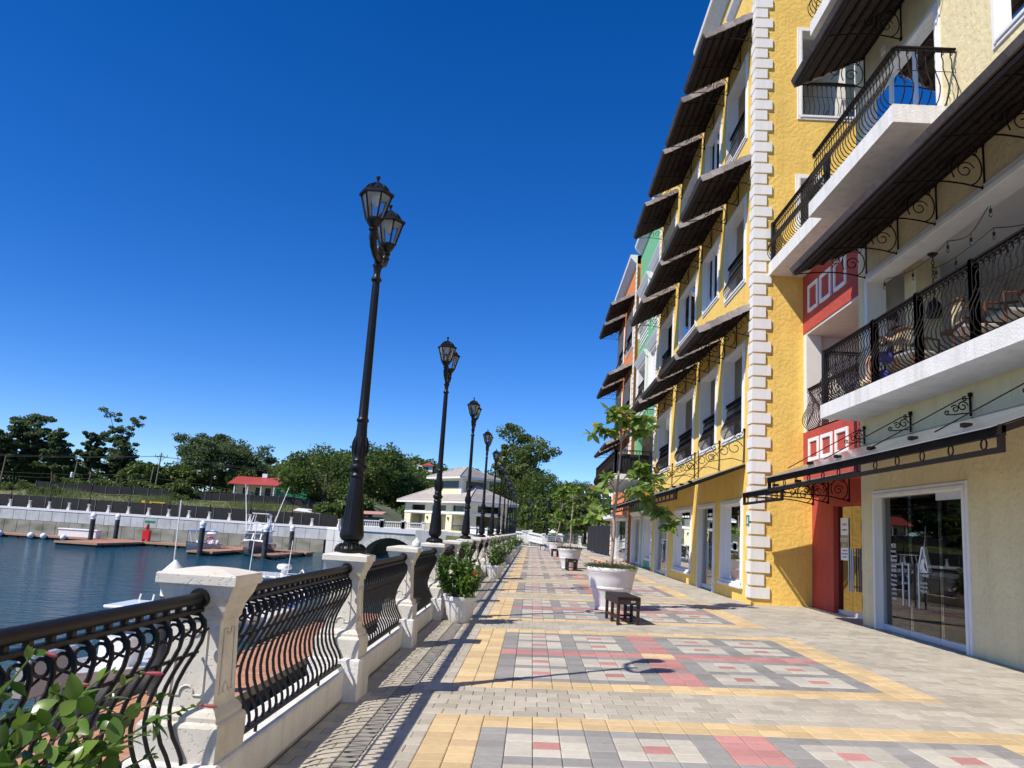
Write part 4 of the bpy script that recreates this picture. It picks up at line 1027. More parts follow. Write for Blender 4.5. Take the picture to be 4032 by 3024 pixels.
# for rent poster
po = thing('rent_poster', 'white and gold for rent notice on the amber glass door', 'poster', (6.59, 17.45, 1.75))
MB().box(6.583, 6.589, 17.24, 17.66, 1.36, 2.24).build('sheet', 'sign_white', po); MB().box(6.580, 6.582, 17.25, 17.65, 1.62, 1.88).build('gold_band', 'gold_band', po)
RX = (PI/2, 0, -PI/2)
def wtxt(s, size, m, par, x, y, z, sx=1.0, al='CENTER'):
    o_ = OFF[par.name]; return txt(s, size, m, 'lettering', par, (x-o_[0], y-o_[1], z-o_[2]), RX, al, sx)
wtxt('FOR RENT', .125, 'sign_white', po, 6.578, 17.45, 1.74, .75); wtxt('506-5251', .045, 'sign_white', po, 6.578, 17.45, 1.65)
wtxt('OCEAN', .07, 'ink', po, 6.581, 17.45, 2.08); wtxt('FLAMINGO', .055, 'ink', po, 6.581, 17.45, 1.97)
for k, s in enumerate(('COMMERCIAL', 'MARINAFLAMINGO', 'PROPERTIES')): wtxt(s, .040, 'ink', po, 6.581, 17.45, 1.545-.065*k)
make_canopy('short glass canopy on scroll brackets over the red entrance', 6.29, 3.12, 4.75, 2.70, 15.7, 18.55, (), False, (16.4,17.56,18.5))

# ------------------------------------------------------------------ cream building
cb = thing('cream_building', 'cream stucco building with restaurant terrace above a surf shop', 'building', (XC, 9.0, .2))
CY0, CY1 = -3.0, 15.58
DOOR = (11.88, 14.92, .2, 2.55)
OPEN = (-1.0, 15.02, 4.31, 6.66)
SLID = (12.2, 15.02, 8.36, 10.48)
WINR = (8.3, 10.52, 8.82, 10.9)
wall_grid('x', XC, CY0, CY1, .05, 18.0, [DOOR, OPEN, SLID, WINR, (12.2,15.02,12.3,14.5), (8.3,10.52,12.8,14.9)], .3).build('wall', 'cream_stucco', cb)
wall_grid('y', CY1-.002, XC+.3, 9.6, 8.3, 18.0, [], .01).build('end_wall', 'cream_stucco', cb)
dr = glass_door(cb, XC, DOOR[0], DOOR[1], .2, 2.55, 3)
lf = (DOOR[1]-DOOR[0])/3
MB().bbox(XC+.08, XC+.15, DOOR[0]+.01, DOOR[0]+lf, 2.42, 2.545, .004).build('door_closer', 'alu', dr)
for y in (DOOR[0]+lf*2-.11, DOOR[0]+lf*2+.11, DOOR[0]+lf*1.55): pull(dr, XC+.11, y, .72, 1.42)
# lettering on the glass
xg = XC+.096; d2 = DOOR[0]+lf*2.55
for k, (s, sz) in enumerate((('YETI',.10),('PELAGIC',.052),('patagonia',.058),('Kanoa',.09),('DAKINE',.056),('VISSLA',.066),('RIP CURL',.052),('O Mahoney',.046),('Rhythm.',.064),('AFTN',.060),('COSTA',.060),('ASTRAL',.052))):
    wtxt(s, sz, 'sign_white', dr, xg, d2, 1.66-.078*k-(.02 if k > 3 else 0))
yl = DOOR[0]+lf*1.5
tri = [(yl-.155,1.30),(yl+.155,1.30),(yl,1.70)]
mb = MB(); mb.tube([(xg,a,b) for a, b in [(yl-.16,1.33),(yl-.13,1.30),(yl+.13,1.30),(yl+.16,1.33),(yl+.02,1.69),(yl-.02,1.69)]], .012, 5, closed=True)
wv = [(yl+.14,1.31),(yl-.12,1.31),(yl-.05,1.36),(yl-.03,1.42),(yl-.05,1.46),(yl-.075,1.45),(yl-.04,1.50),(yl+.03,1.50),(yl+.08,1.44)]
mb.add([(xg,a,b) for a, b in wv], [tuple(range(9))]); mb.build('wave_logo', 'sign_white', dr)
wtxt('PURA VIDA RIDE', .058, 'sign_white', dr, xg, yl, 1.225, .82)
for k, s in enumerate(('Todos Los Dias', 'Open Every Day', '10 am - 7 pm')): wtxt(s, .05, 'sign_white', dr, xg, yl, 1.11-.062*k, .8)
# shop inside
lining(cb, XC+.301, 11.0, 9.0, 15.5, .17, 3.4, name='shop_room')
for (x, y) in ((7.3,14.4),(7.3,13.2),(8.6,14.4),(8.6,13.2),(8.6,12.0)): MB().box(x, x+.6, y, y+.28, 3.30, 3.32).build('ceiling_light', 'ceiling_panel', cb)
# clothes rail and shirts
cr = thing('clothes_rail', 'rail of pale and teal shirts seen through the shop glass', 'clothes rail', (7.1, 12.9, .2))
MB().tube([(7.1,12.35,.2),(7.1,12.35,1.75),(7.1,13.5,1.75),(7.1,13.5,.2)], .015, 6).build('rail', 'steel', cr)
random.seed(5)
for k in range(9):
    y = 12.45+k*.11; mb = MB(); h_ = random.uniform(.62,.78)
    mb.add([(6.93,y,1.60),(7.27,y,1.60),(7.27,y+.02,1.6-h_),(6.93,y+.03,1.6-h_),(7.1,y,1.72),(6.85,y+.01,1.35),(7.35,y+.01,1.35)], [(0,4,1,2,3),(0,3,5),(1,6,2)]); mb.build('shirt', 'cloth_pale' if k % 3 else 'cloth_teal', cr)
ck = ['bottom', 'middle', 'top']
for k in range(3):
    y, x, z = 12.40, 6.45, .2+k*.52
    t = thing('cool_box', '%s white cool box of the stack behind the shop glass' % ck[k], 'cooler', (x, y, z), 0, None)
    MB().bbox(x-.02, x+.42, y-.02, y+.58-.03*k, z, z+.36, .03).build('body', 'plastic_white', t); MB().bbox(x-.05, x+.45, y-.05, y+.61-.03*k, z+.365, z+.50, .03).build('lid', 'plastic_white', t)
    for yy in (y+.50-.03*k,): MB().bbox(x-.075, x-.05, yy, yy+.05, z+.26, z+.44, .008).build('latch', 'float_black', t)
    MB().box(x-.023, x-.02, y+.12, y+.24, z+.10, z+.18).build('badge', 'ink', t)
tt = thing('display_case', 'low white glass-topped display case inside the surf shop', 'display case', (7.6, 14.3, .2))
MB().bbox(7.3, 8.0, 13.9, 14.8, .2, 1.0, .02).build('case', 'plastic_white', tt); MB().box(7.28, 8.02, 13.88, 14.82, 1.0, 1.03).build('top', 'steel', tt)

# restaurant terrace
tr_ = thing('terrace_slab', 'white concrete terrace slab of the restaurant above the shop', 'terrace', (5.9, 9, 4.05))
MB().box(5.43, XC-.001, CY0, 15.56, 4.03, 4.29).build('slab', 'white_stucco', tr_)
MB().box(XC+.301, 9.0, CY0, 15.5, 4.02, 4.30).build('floor', 'soffit', tr_)
frame_mb('x', XC, OPEN[0], OPEN[1], OPEN[2], OPEN[3], w=.18, pr=.07, back=.3, bottom=False).build('opening_frame', 'trim_white', cb)
MB().box(XC+.31, 9.0, CY0, 15.5, 6.9, 7.3).build('terrace_ceiling', 'interior_white', cb)
MB().box(8.9, 9.0, CY0, 15.5, 4.3, 6.9).build('terrace_back_wall', 'soffit', cb)
MB().box(XC+.31, 8.9, 15.30, 15.5, 4.3, 6.9).build('terrace_end_wall', 'soffit', cb)
MB().box(6.75, 7.2, 14.35, 14.8, 4.3, 6.9).build('terrace_column', 'cream_stucco', cb)
posts = [15.48, 13.17, 11.63, 10.12, 8.6, 7.08, 5.56]
for k in range(len(posts)-1):
    belly_rail('terrace_railing', 'dark belly railing of the restaurant terrace, %s panel from the red entrance' % (ORD+['fifth','sixth'])[k], 'railing', 'terrace railings', (5.50, posts[k+1]), (5.50, posts[k]), 4.31, .118, post=True, h=1.02)
belly_rail('terrace_railing', 'short return of the terrace railing at the red entrance end', 'railing', None, (6.18, 15.48), (5.50, 15.48), 4.31, .118, h=1.02)
# tables, chairs
def make_chair(loc, rz, label):
    t = thing('armchair', label, 'chair', loc, rz, 'cane-backed chairs on the terrace')
    for sx in (-1, 1):
        for sy in (-1, 1): obj('leg', MB().tube([(sx*.25,sy*.22,0),(sx*.22,sy*.24,.42 if sy < 0 else .66)], .02, 6).mesh('leg','chair_wood'), t)
        obj('arm', MB().tube([(sx*.23,.25,.66),(sx*.26,0,.67),(sx*.24,-.22,.70)], .018, 6).mesh('arm','chair_wood'), t)
    obj('seat', MB().bbox(-.25,.25,-.24,.24,.40,.47,.02).mesh('seat','cushion'), t)
    bk = MB(); bk.tube([(-.25,-.22,.80),(-.15,-.27,.84),(0,-.29,.85),(.15,-.27,.84),(.25,-.22,.80)], .03, 6); obj('back_rail', bk.mesh('back_rail','chair_wood'), t)
    cn = MB()
    for k in range(14): x = -.21+k*.0323; cn.tube([(x,-.25-.03*(1-abs(x)/.21),.50),(x,-.25-.03*(1-abs(x)/.21),.82)], .006, 4)
    obj('cane_back', cn.mesh('cane_back','cane'), t)
    return t
make_chair((6.05,12.9,4.30), -PI/2+.2, 'cane-backed wooden chair beside the seated person')
make_chair((6.1,11.2,4.30), -PI/2-.2, 'cane-backed wooden chair pulled up behind the second rail post')
make_chair((6.15,10.4,4.30), PI/2, 'cane-backed wooden chair turned away at the terrace edge')
make_chair((6.1,8.9,4.30), -PI/2+.1, 'cane-backed wooden chair under the string lights')
for k, (x, y) in enumerate(((6.75,12.2),(6.9,9.7),(6.8,7.6))):
    t = thing('dining_table', 'brown wooden terrace table, %s from the seated person' % ORD[k], 'table', (x, y, 4.30))
    MB().bbox(x-.45, x+.45, y-.45, y+.45, 5.02, 5.06, .008).build('top', 'chair_wood', t); MB().lathe([(.25,4.30),(.25,4.33),(.05,4.36),(.04,5.02)], 12, (x,y,0)).build('pedestal', 'chair_wood', t, 40)
# seated person
def person():
    t = thing('person', 'seated person in dark top and blue shorts behind the terrace railing', 'person', (5.98, 13.45, 4.30))
    B = Vector((5.98, 13.45, 4.30))
    J = {'pel':(0,0,.50,.13),'chest':(-.02,.02,.86,.145),'neck':(-.03,.03,1.03,.055),'head':(-.05,.04,1.16,.085),'top':(-.05,.05,1.25,.06),
         'shl':(-.02,.19,.97,.06),'ell':(-.14,.24,.76,.042),'wrl':(-.30,.12,.80,.032),'shr':(-.02,-.16,.97,.06),'elr':(-.10,-.24,.74,.042),'wrr':(-.28,-.10,.82,.032),
         'hil':(-.06,.10,.50,.09),'knl':(-.42,.13,.52,.062),'anl':(-.40,.14,.10,.042),'tol':(-.54,.15,.04,.035),'hir':(-.06,-.10,.50,.09),'knr':(-.42,-.11,.52,.062),'anr':(-.38,-.12,.10,.042),'tor':(-.52,-.13,.04,.035)}
    E_ = [('pel','chest'),('chest','neck'),('neck','head'),('head','top'),('chest','shl'),('shl','ell'),('ell','wrl'),('chest','shr'),('shr','elr'),('elr','wrr'),('pel','hil'),('hil','knl'),('knl','anl'),('anl','tol'),('pel','hir'),('hir','knr'),('knr','anr'),('anr','tor')]
    ks = list(J); me = bpy.data.meshes.new('body'); me.from_pydata([J[k][:3] for k in ks], [(ks.index(a), ks.index(b)) for a, b in E_], [])
    o = obj('body', me, t); md = o.modifiers.new('skin', 'SKIN'); 
    for i, k in enumerate(ks):
        sv = me.skin_vertices[0].data[i]; sv.radius = (J[k][3], J[k][3]); sv.use_root = (k == 'pel')
    o.modifiers.new('sub', 'SUBSURF').levels = 2; o.modifiers['sub'].render_levels = 2
    dg = bpy.context.evaluated_depsgraph_get(); m2 = bpy.data.meshes.new_from_object(o.evaluated_get(dg)); o.modifiers.clear(); o.data = m2
    m2.materials.clear()
    for mm in ('skin', 'cloth_black', 'cloth_blue'): m2.materials.append(MATS[mm])
    for p in m2.polygons:
        c = p.center; p.use_smooth = True
        p.material_index = 1 if (.55 < c.z < 1.02 and abs(c.y) < .21 and c.x > -.16) else (2 if (.36 < c.z < .62 and c.x > -.36) else 0)
    hr = MB(); hr.ball((-.03,.05,1.21), .105, 12, 8); obj('hair', hr.mesh('hair', 'hair', 60), t)
    for s, w_ in ((1,'wrl'),(-1,'wrr')):
        x, y, z = J[w_][:3]; hm = MB()
        for f in range(4): hm.tube([(x-.04,y-s*.02+s*.014*f,z),(x-.075,y-s*.02+s*.014*f-.004,z-.004),(x-.10+.006*abs(f-1),y-s*.02+s*.014*f-.006,z-.03)], [.011,.009,.007], 5)
        hm.tube([(x-.01,y-s*.025,z),(x-.05,y-s*.045,z+.008)], [.012,.008], 5); hm.ball((x-.025,y,z), .033, 8, 5); obj('hand', hm.mesh('hand', 'skin', 60), t)
    fm = MB(); fm.tube([(-.13,.04,1.17),(-.155,.04,1.155)], [.012,.014], 5); obj('nose', fm.mesh('nose','skin',60), t)
    return t
person()
make_chair((6.12,13.45,4.30), PI/2, 'wooden chair holding the seated person')
bgm = thing('blue_bag', 'purple blue bag standing by the second terrace post', 'bag', (5.68, 13.32, 4.30)); MB().bbox(5.6,5.78,13.2,13.44,4.30,4.55,.05).build('body', 'cloth_blue', bgm, 60); MB().tube([(5.69,13.26,4.54),(5.69,13.28,4.66),(5.69,13.36,4.66),(5.69,13.38,4.54)], .01, 5).build('strap', 'cloth_black', bgm)
# string lights
for k, (x, z) in enumerate(((6.55,6.78),(7.1,6.82),(7.6,6.84))):
    t = thing('string_lights', ('festoon string lights just inside the terrace opening', 'festoon string lights along the middle of the terrace ceiling', 'festoon string lights at the back of the terrace ceiling')[k], 'string lights', (x, 10, z))
    pts = []; n = 60
    for i in range(n+1):
        y = 4.5+i*(15.2-4.5-.7*k)/n; s = (i % 12)/12; pts.append((x+.15*math.sin(i*.3+k), y, z-.22*math.sin(PI*s)))
    MB().tube(pts, .008, 4).build('cable', 'wire', t)
    for i in range(3, n, 5):
        p = pts[i]; mb = MB(); mb.tube([(p[0],p[1],p[2]),(p[0],p[1],p[2]-.07)], .006, 4); mb.lathe([(.012,0),(.022,-.01),(.022,-.06),(.016,-.065)][::-1], 8, (p[0],p[1],p[2]-.07)); so_ = mb.build('socket', 'wire', t)
        MB().lathe([(.002,-.075),(.022,-.05),(.026,-.03),(.014,0)], 8, (p[0],p[1],p[2]-.135)).build('bulb', 'glass_clear', t, 60)
pl = thing('pendant_lamp', 'black pendant lamp hanging on a chain inside the terrace', 'lamp', (6.9, 14.0, 6.9))
MB().lathe([(.03,0),(.09,.05),(.09,.06)], 12, (6.9,14.0,6.84)).build('rose', 'iron', pl)
for k in range(11):
    ch = MB(); r = [( .022*math.cos(a), .04*math.sin(a)) for a in [q*2*PI/8 for q in range(8)]]
    ch.tube([(6.9+(u if k % 2 else 0), 14.0+(0 if k % 2 else u), 6.80-.065*k+v) for u, v in r], .007, 4, closed=True); ch.build('chain_link', 'iron', pl)
MB().lathe([(.12,5.72),(.14,5.80),(.10,5.98),(.03,6.05),(.02,6.09)], 12, (6.9,14.0,0)).build('shade', 'iron', pl, 40)
# balcony over the terrace (two stepped slabs) and its railing
bl = thing('balcony', 'white balcony slab with stepped edge above the brown terrace awning', 'balcony', (5.7, 15, 8.1))
MB().box(5.16, XC-.002, 11.55, 15.38, 8.06, 8.36).build('slab', 'white_stucco', bl); MB().box(5.46, 6.98, 15.381, YC-.003, 8.10, 8.42).build('slab', 'white_stucco', bl)
def btag(k): return 'wavy balcony railing above the terrace awning, ' + k
belly_rail('balcony_railing', btag('long front over the cream wall'), 'railing', None, (5.24,11.62), (5.24,15.32), 8.37, .118, h=.98)
belly_rail('balcony_railing', btag('short near end'), 'railing', None, (6.18,11.62), (5.24,11.62), 8.37, .118, h=.98)
belly_rail('balcony_railing', btag('front over the red panel'), 'railing', None, (5.54,15.40), (5.54,19.1), 8.43, .118, post=True, h=.98)
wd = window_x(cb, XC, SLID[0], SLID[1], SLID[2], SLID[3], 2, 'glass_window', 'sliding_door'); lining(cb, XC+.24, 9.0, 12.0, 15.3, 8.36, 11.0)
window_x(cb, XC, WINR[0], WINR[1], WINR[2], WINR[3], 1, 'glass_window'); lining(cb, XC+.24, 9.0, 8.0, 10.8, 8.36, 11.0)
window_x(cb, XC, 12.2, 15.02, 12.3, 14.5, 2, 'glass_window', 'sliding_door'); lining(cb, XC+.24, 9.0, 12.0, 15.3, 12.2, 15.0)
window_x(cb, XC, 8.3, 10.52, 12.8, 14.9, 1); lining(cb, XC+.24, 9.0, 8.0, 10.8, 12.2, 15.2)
vt = MB(); vt.bbox(XC-.02, XC+.01, 14.1, 14.3, 10.95, 11.12, .004); [vt.box(XC-.024, XC-.018, 14.12, 14.28, 10.975+.035*q, 10.99+.035*q) for q in range(4)]; vt.build('wall_vent', 'trim_white', cb)
b4 = thing('balcony', 'white balcony slab of the upper cream storey high over the top awning', 'balcony', (5.7, 13.5, 12.0)); MB().box(5.16, XC-.002, 11.55, 15.25, 11.98, 12.28).build('slab', 'white_stucco', b4)
belly_rail('balcony_railing', 'wavy railing on the highest cream balcony', 'railing', None, (5.24,11.62), (5.24,15.2), 12.29, .118, h=.98)
belly_rail('balcony_railing', 'short far end of the railing on the highest cream balcony', 'railing', None, (5.24,15.2), (6.18,15.2), 12.29, .118, h=.98)
MB().box(XC+.3, 9.6, CY0, 15.5, 17.6, 17.9).build('roof', 'interior_white', cb)
put_awning(11.2, XC-.01, 9.62, 7.50, 9, 'long brown tiled awning over the restaurant terrace opening', 1.36, .68)
put_awning(3.4, XC-.01, 13.45, 11.48, 3, 'brown tiled awning over the cream sliding door balcony', 1.36, .68)
make_canopy('glass canopy with ring frieze and iron ties over the surf shop', XC-.01, 3.54, 4.42, 2.84, 7.75, 15.45, (7.8,9.7,11.57,13.43,15.33), .34)

# ------------------------------------------------------------------ green and orange buildings
XG = 5.34
gb = thing('green_building', 'mint green building with white hooded window bays beyond the yellow front', 'building', (XG, 39.6, .2))
hol = []; GB = [(35.75,38.75),(40.15,43.3)]
for (a, b) in GB: hol += [(a,b,.2 if a > 39 else .66,2.5), (a,b,8.6,10.5), (a,b,12.5,14.6)]
hol += [(36.2,43.0,4.3,6.7)]
wall_grid('x', XG, 35.21, 44.05, .05, 17.9, hol, .25).build('wall', 'green_stucco', gb)
for i, (a, b) in enumerate(GB):
    for z0, z1 in ((8.6,10.5),(12.5,14.6)):
        if i == 0: window_x(gb, XG, a, b, z0, z1, 2)
        else: frame_mb('x', XG, a, b, z0, z1, back=.255).build('opening_frame', 'trim_white', gb)
        h = MB(); h.prism([(XG-.001,z1+.10),(XG-.10,z1+.12),(XG-.24,z1+.40),(XG-.26,z1+.46),(XG-.001,z1+.46)], 'y', a-.3, b+.3); h.build('window_hood', 'trim_white', gb)
        for y in (a-.24, b+.08): MB().bbox(XG-.12, XG+.0, y, y+.16, z0-.2, z1+.1, .01).build('pilaster', 'trim_white', gb)
        for q in range(3): MB().box(XG-.03, XG-.001, a, b, z0-.35-.22*q, z0-.25-.22*q).build('band_moulding', 'trim_white', gb)
    h = MB(); h.prism([(XG-.001,2.62),(XG-.10,2.64),(XG-.24,2.82),(XG-.001,2.82)], 'y', a-.3, b+.3); h.build('window_hood', 'trim_white', gb)
    for y in (a-.24, b+.08): MB().bbox(XG-.12, XG+.0, y, y+.16, .2, 2.6, .01).build('pilaster', 'trim_white', gb)
window_x(gb, XG, GB[0][0], GB[0][1], .66, 2.5, 0, 'glass_shop'); glass_door(gb, XG, GB[1][0], GB[1][1], .2, 2.5, 2)
MB().box(XG+.26, 9.0, 35.3, 44.0, 3.5, 4.1).build('floor_slab', 'interior_white', gb); MB().box(XG+.26, 9.0, 35.3, 44.0, 7.4, 8.2).build('floor_slab', 'interior_white', gb); MB().box(XG+.26, 9.0, 35.3, 44.0, 11.4, 12.2).build('floor_slab', 'interior_white', gb)
MB().box(7.2, 7.3, 35.3, 44.0, 4.1, 16).build('back_wall', 'interior_white', gb); lining(gb, XG+.26, 8.5, 35.3, 44.0, .16, 3.45)
for z in (8.25, 12.25): lining(gb, XG+.24, 7.0, 35.4, 39.3, z, z+3.0)
cm = MB(); cm.prism([(XG-.001,17.4),(XG-.1,17.45),(XG-.38,17.75),(XG-.40,17.92),(XG+.2,17.92),(XG+.2,17.4)], 'y', 35.21, 44.05); cm.build('cornice', 'trim_white', gb)
for fl, z in ((3, 8.62), (4, 12.52)): belly_rail('window_railing', 'black belly railing in the %s green opening' % STO[fl], 'railing', None, (XG-.02, 40.2), (XG-.02, 43.25), z, .13)
obd = thing('orange_building', 'bright orange end building beyond the green front', 'building', (XF, 48.7, .2))
OB = [(44.9,48.0),(49.6,52.6)]; hol = [(44.7,50.6,.2,2.5)]
for a, b in OB: hol += [(a,b,4.3,6.6),(a,b,8.3,10.5),(a,b,12.3,14.55)]
wall_grid('x', XF, 44.06, 53.3, .05, 17.4, hol, .25).build('wall', 'orange_stucco', obd)
for a, b in OB:
    for z0, z1 in ((4.3,6.6),(8.3,10.5),(12.3,14.55)): frame_mb('x', XF, a, b, z0, z1, back=.255).build('opening_frame', 'trim_white', obd)
glass_door(obd, XF, 44.7, 50.6, .2, 2.5, 5)
MB().box(7.0, 7.1, 44.1, 53.2, 3.6, 16).build('back_wall', 'interior_white', obd); lining(obd, XF+.26, 8.5, 44.2, 53.2, .16, 3.45)
for z in (3.5, 7.4, 11.4): MB().box(XF+.26, 8.6, 44.1, 53.2, z, z+.6).build('floor_slab', 'interior_white', obd)
cm = MB(); cm.prism([(XF-.001,16.9),(XF-.1,16.95),(XF-.38,17.25),(XF-.40,17.42),(XF+.2,17.42),(XF+.2,16.9)], 'y', 44.06, 53.3); cm.build('cornice', 'trim_white', obd)
MB().box(XF, 12, 53.301, 53.5, .05, 17.4).build('end_wall', 'orange_stucco', obd)
for y0 in (44.1, 53.25):
    z = .36
    while z < 16.8: obj('quoin_block', QF, obd, (0, y0-48.7, z-.19)); z += .29
for fl, z in ((2, 7.25), (3, 11.2), (4, 15.3)):
    for i, (a, b) in enumerate(OB): put_awning(3.75, XF-.01, (a+b)/2+.2, z, 3, 'brown tiled %s awning on the orange front %s the green building' % (STO[fl], ('next to', 'away from')[i]))
for fl, z in ((2, 4.31), (3, 8.31), (4, 12.31)):
    for i, (a, b) in enumerate(OB): copy_tree(rp[True], (XF+.0, a+.02, z), 0, 'black belly railing in the %s orange opening %s the green building' % (STO[fl], ('next to', 'away from')[i]))
fb = thing('balcony', 'white balcony slab with black cloth on its railing, green building', 'balcony', (4.3, 40.5, 4.1))
MB().box(3.42, XF-.05, 35.3, 46.1, 4.02, 4.25).build('slab', 'white_stucco', fb)
belly_rail('balcony_railing', 'black railing along the far green balcony, side towards the harbour', 'railing', None, (3.48,35.4), (3.48,46.0), 4.26, .13, post=True, h=1.02)
belly_rail('balcony_railing', 'black railing along the far green balcony, end towards the yellow front', 'railing', None, (5.0,35.4), (3.48,35.4), 4.26, .13, post=True, h=1.02)
random.seed(8); sc_ = MB()
pts = [(3.62,45.9)]+[(3.62,45.9-1.0*q) for q in range(1, 11)]+[(3.7,35.55),(4.1,35.55),(4.5,35.55),(4.95,35.55)]
for (a, b) in zip(pts[:-1], pts[1:]):
    j = [random.uniform(-.05,.05) for _ in range(4)]; sc_.add([(a[0]+j[0],a[1],4.3),(b[0]+j[1],b[1],4.3),(b[0]+j[1]*.3,b[1]+j[2],5.15),(a[0]+j[0]*.3,a[1]+j[3],5.15)], [(0,1,2,3)])
sc_.build('cloth_screen', 'shade_cloth', fb)
# black shade cloth screen at the far end of the fronts
sf = thing('cloth_fence', 'black shade cloth hoarding at the far end of the fronts', 'fence', (5.0, 61, .2))
P_ = [(5.35,54.3),(5.25,56.0),(5.12,58.0),(5.0,60.3),(4.88,62.6),(4.76,65.0),(4.62,67.4)]
for (a, b) in zip(P_[:-1], P_[1:]):
    n = 5; mb = MB()
    for q in range(n):
        s, s2 = q/n, (q+1)/n; f1, f2 = .06*math.sin(q*2.3), .06*math.sin((q+1)*2.3)
        xa, ya, xb, yb_ = a[0]+(b[0]-a[0])*s+f1, a[1]+(b[1]-a[1])*s, a[0]+(b[0]-a[0])*s2+f2, a[1]+(b[1]-a[1])*s2
        mb.add([(xa,ya,.30),(xb,yb_,.30),(xb,yb_,2.25),(xa,ya,2.25)], [(0,1,2,3)])
    mb.build('cloth_panel', 'shade_cloth', sf); MB().bbox(a[0]-.04,a[0]+.04,a[1]-.04,a[1]+.04,.15,2.35,.005).build('post', 'post_grey', sf)
MB().box(4.4, 5.6, 45.6, 54.2, 2.55, 2.75).build('fascia', 'trim_white', sf)
# ================================================================== FAR SIDE OF THE HARBOUR
def land(name, poly, z, m='grass_ground'):
    n = len(poly); struct(MB().add([(x,y,z) for x,y in poly]+[(x,y,-6.9) for x,y in poly], [tuple(range(n))]+[(i,(i+1)%n,n+(i+1)%n,n+i) for i in range(n)]).build(name, m))
WY = lambda x: 130.0-(x+84.9)*.048
land('ground', [(-900,WY(-900)+1.5),(-31.9,128.6),(-25.9,121.5),(-25.9,300),(-7000,9000),(-7000,500)], .18)
land('ground', [(-16.4,118.5),(-9.2,115.2),(-1.63,84.1),(14.2,84.1),(14.2,-14.2),(400,-300),(7000,-300),(7000,9000),(-6500,9000),(-25.8,300.5),(-16.4,300)], .17)
# slope that climbs behind the quay
def terrain(name, x0, x1, y0, y1, nx, ny, f, m):
    mb = MB(); vs = [(x0+(x1-x0)*i/nx, y0+(y1-y0)*j/ny) for j in range(ny+1) for i in range(nx+1)]
    mb.add([(x, y, f(x, y)) for x, y in vs], [(j*(nx+1)+i, j*(nx+1)+i+1, (j+1)*(nx+1)+i+1, (j+1)*(nx+1)+i) for j in range(ny) for i in range(nx)])
    return struct(mb.build(name, m, smooth=180))
def wob(x, y, s): return math.sin(x*s+1.3)*math.cos(y*s*1.3+.7)+.5*math.sin(x*s*2.7+y*s*1.9)
def bank(x, y):
    sm = lambda t: max(0, min(1, t))**2*(3-2*max(0, min(1, t))); e = sm((-29-x)/14); return .1+(3.0*sm((y-135.5)/11.5)+2.7*sm((y-148)/40)+.15*wob(x, y, .25)*sm((y-137)/8))*e
terrain('grass_slope', -170, -27, 137, 240, 60, 40, bank, 'grass_ground')
def hill(x, y):
    r = math.hypot((x+84)/62, (y-425)/60); h = 34*max(0, 1-r*r*.42); return h+1.6*wob(x, y, .09)-2
terrain('hill', -330, 120, 340, 620, 70, 40, hill, 'hill_green')
def mount(x, y):
    h = 84*math.exp(-((x+1440)/70)**2-((y-2480)/260)**2)+66*math.exp(-((x+1225)/85)**2-((y-2480)/260)**2)+48*math.exp(-((x+1700)/500)**2-((y-2700)/500)**2)
    return h+6*wob(x, y, .02)-3
terrain('mountain', -2600, -700, 2000, 3300, 80, 40, mount, 'hill_green')

# quay wall with its concrete blocks
fq = thing('far_quay_wall', 'long grey concrete block quay wall across the harbour', 'wall', (-60, 129, WATER))
XS0, XS1 = -130.0, -32.0
MB().add([(XS0,WY(XS0)+.25,-6.5),(XS1,WY(XS1)+.25,-6.5),(XS1,WY(XS1)+.25,.15),(XS0,WY(XS0)+.25,.15)], [(0,1,2,3)]).build('wall_core', 'float_black', fq)
ang = math.atan(-.048)
for (z0, z1, off, m) in ((-1.80,-.16,0,'quay_concrete'), (-5.2,-1.84,.9,'quay_tidal')):
    me = MB().bbox(-1.085, 1.085, -.28, .3, z0, z1, .03).mesh('concrete_block', m)
    x = XS0+off
    while x < XS1-.6:
        obj('concrete_block', me, fq, (x+1.1+60, WY(x+1.1)-129, -WATER), (0,0,ang)); x += 2.2
MB().add([(XS0,WY(XS0)-.34,-.15),(XS1,WY(XS1)-.34,-.15),(XS1,WY(XS1)-.34,.2),(XS0,WY(XS0)-.34,.2),(XS0,WY(XS0)+1.6,.2),(XS1,WY(XS1)+1.6,.2)], [(0,1,2,3),(3,2,5,4)]).build('coping', 'trim_white', fq)
for k in range(4):
    mb = MB(); a, b = Vector((-32.0,WY(-32)-.3)), Vector((-25.4,119.9)); p, q = a.lerp(b, k/4), a.lerp(b, (k+.96)/4)
    for z0, z1 in ((-5.2,-1.84),(-1.8,-.16)): mb.add([(p.x,p.y,z0),(q.x,q.y,z0),(q.x,q.y,z1),(p.x,p.y,z1)], [(0,1,2,3)])
    mb.build('corner_block', 'quay_concrete', fq)
a, b = (-32.0,WY(-32)-.36), (-25.3,119.8); MB().add([(a[0],a[1],-.16),(b[0],b[1],-.16),(b[0],b[1],.45),(a[0],a[1],.2),(a[0],a[1]+1.5,.2),(b[0],b[1]+1.5,.45)], [(0,1,2,3),(3,2,5,4)]).build('coping', 'trim_white', fq)
for k in range(-9, 16):
    x = -84.9+3.35*k
    copy_tree(pier, (x, WY(x)+.1, .1), ang, 'stone railing pier on the far quay wall', 'piers on the far quay wall')
    if k % 2 == 0: copy_tree(lamp, (x, WY(x)+.1, 1.345), ang, 'distant black lamp post on the far quay wall', 'lamp posts on the far quay')
for (x, y, z) in ((-29.5,124.2,1.5),): copy_tree(pier, (x, y, .25), .8, 'stone pier at the bend before the bridge', None)
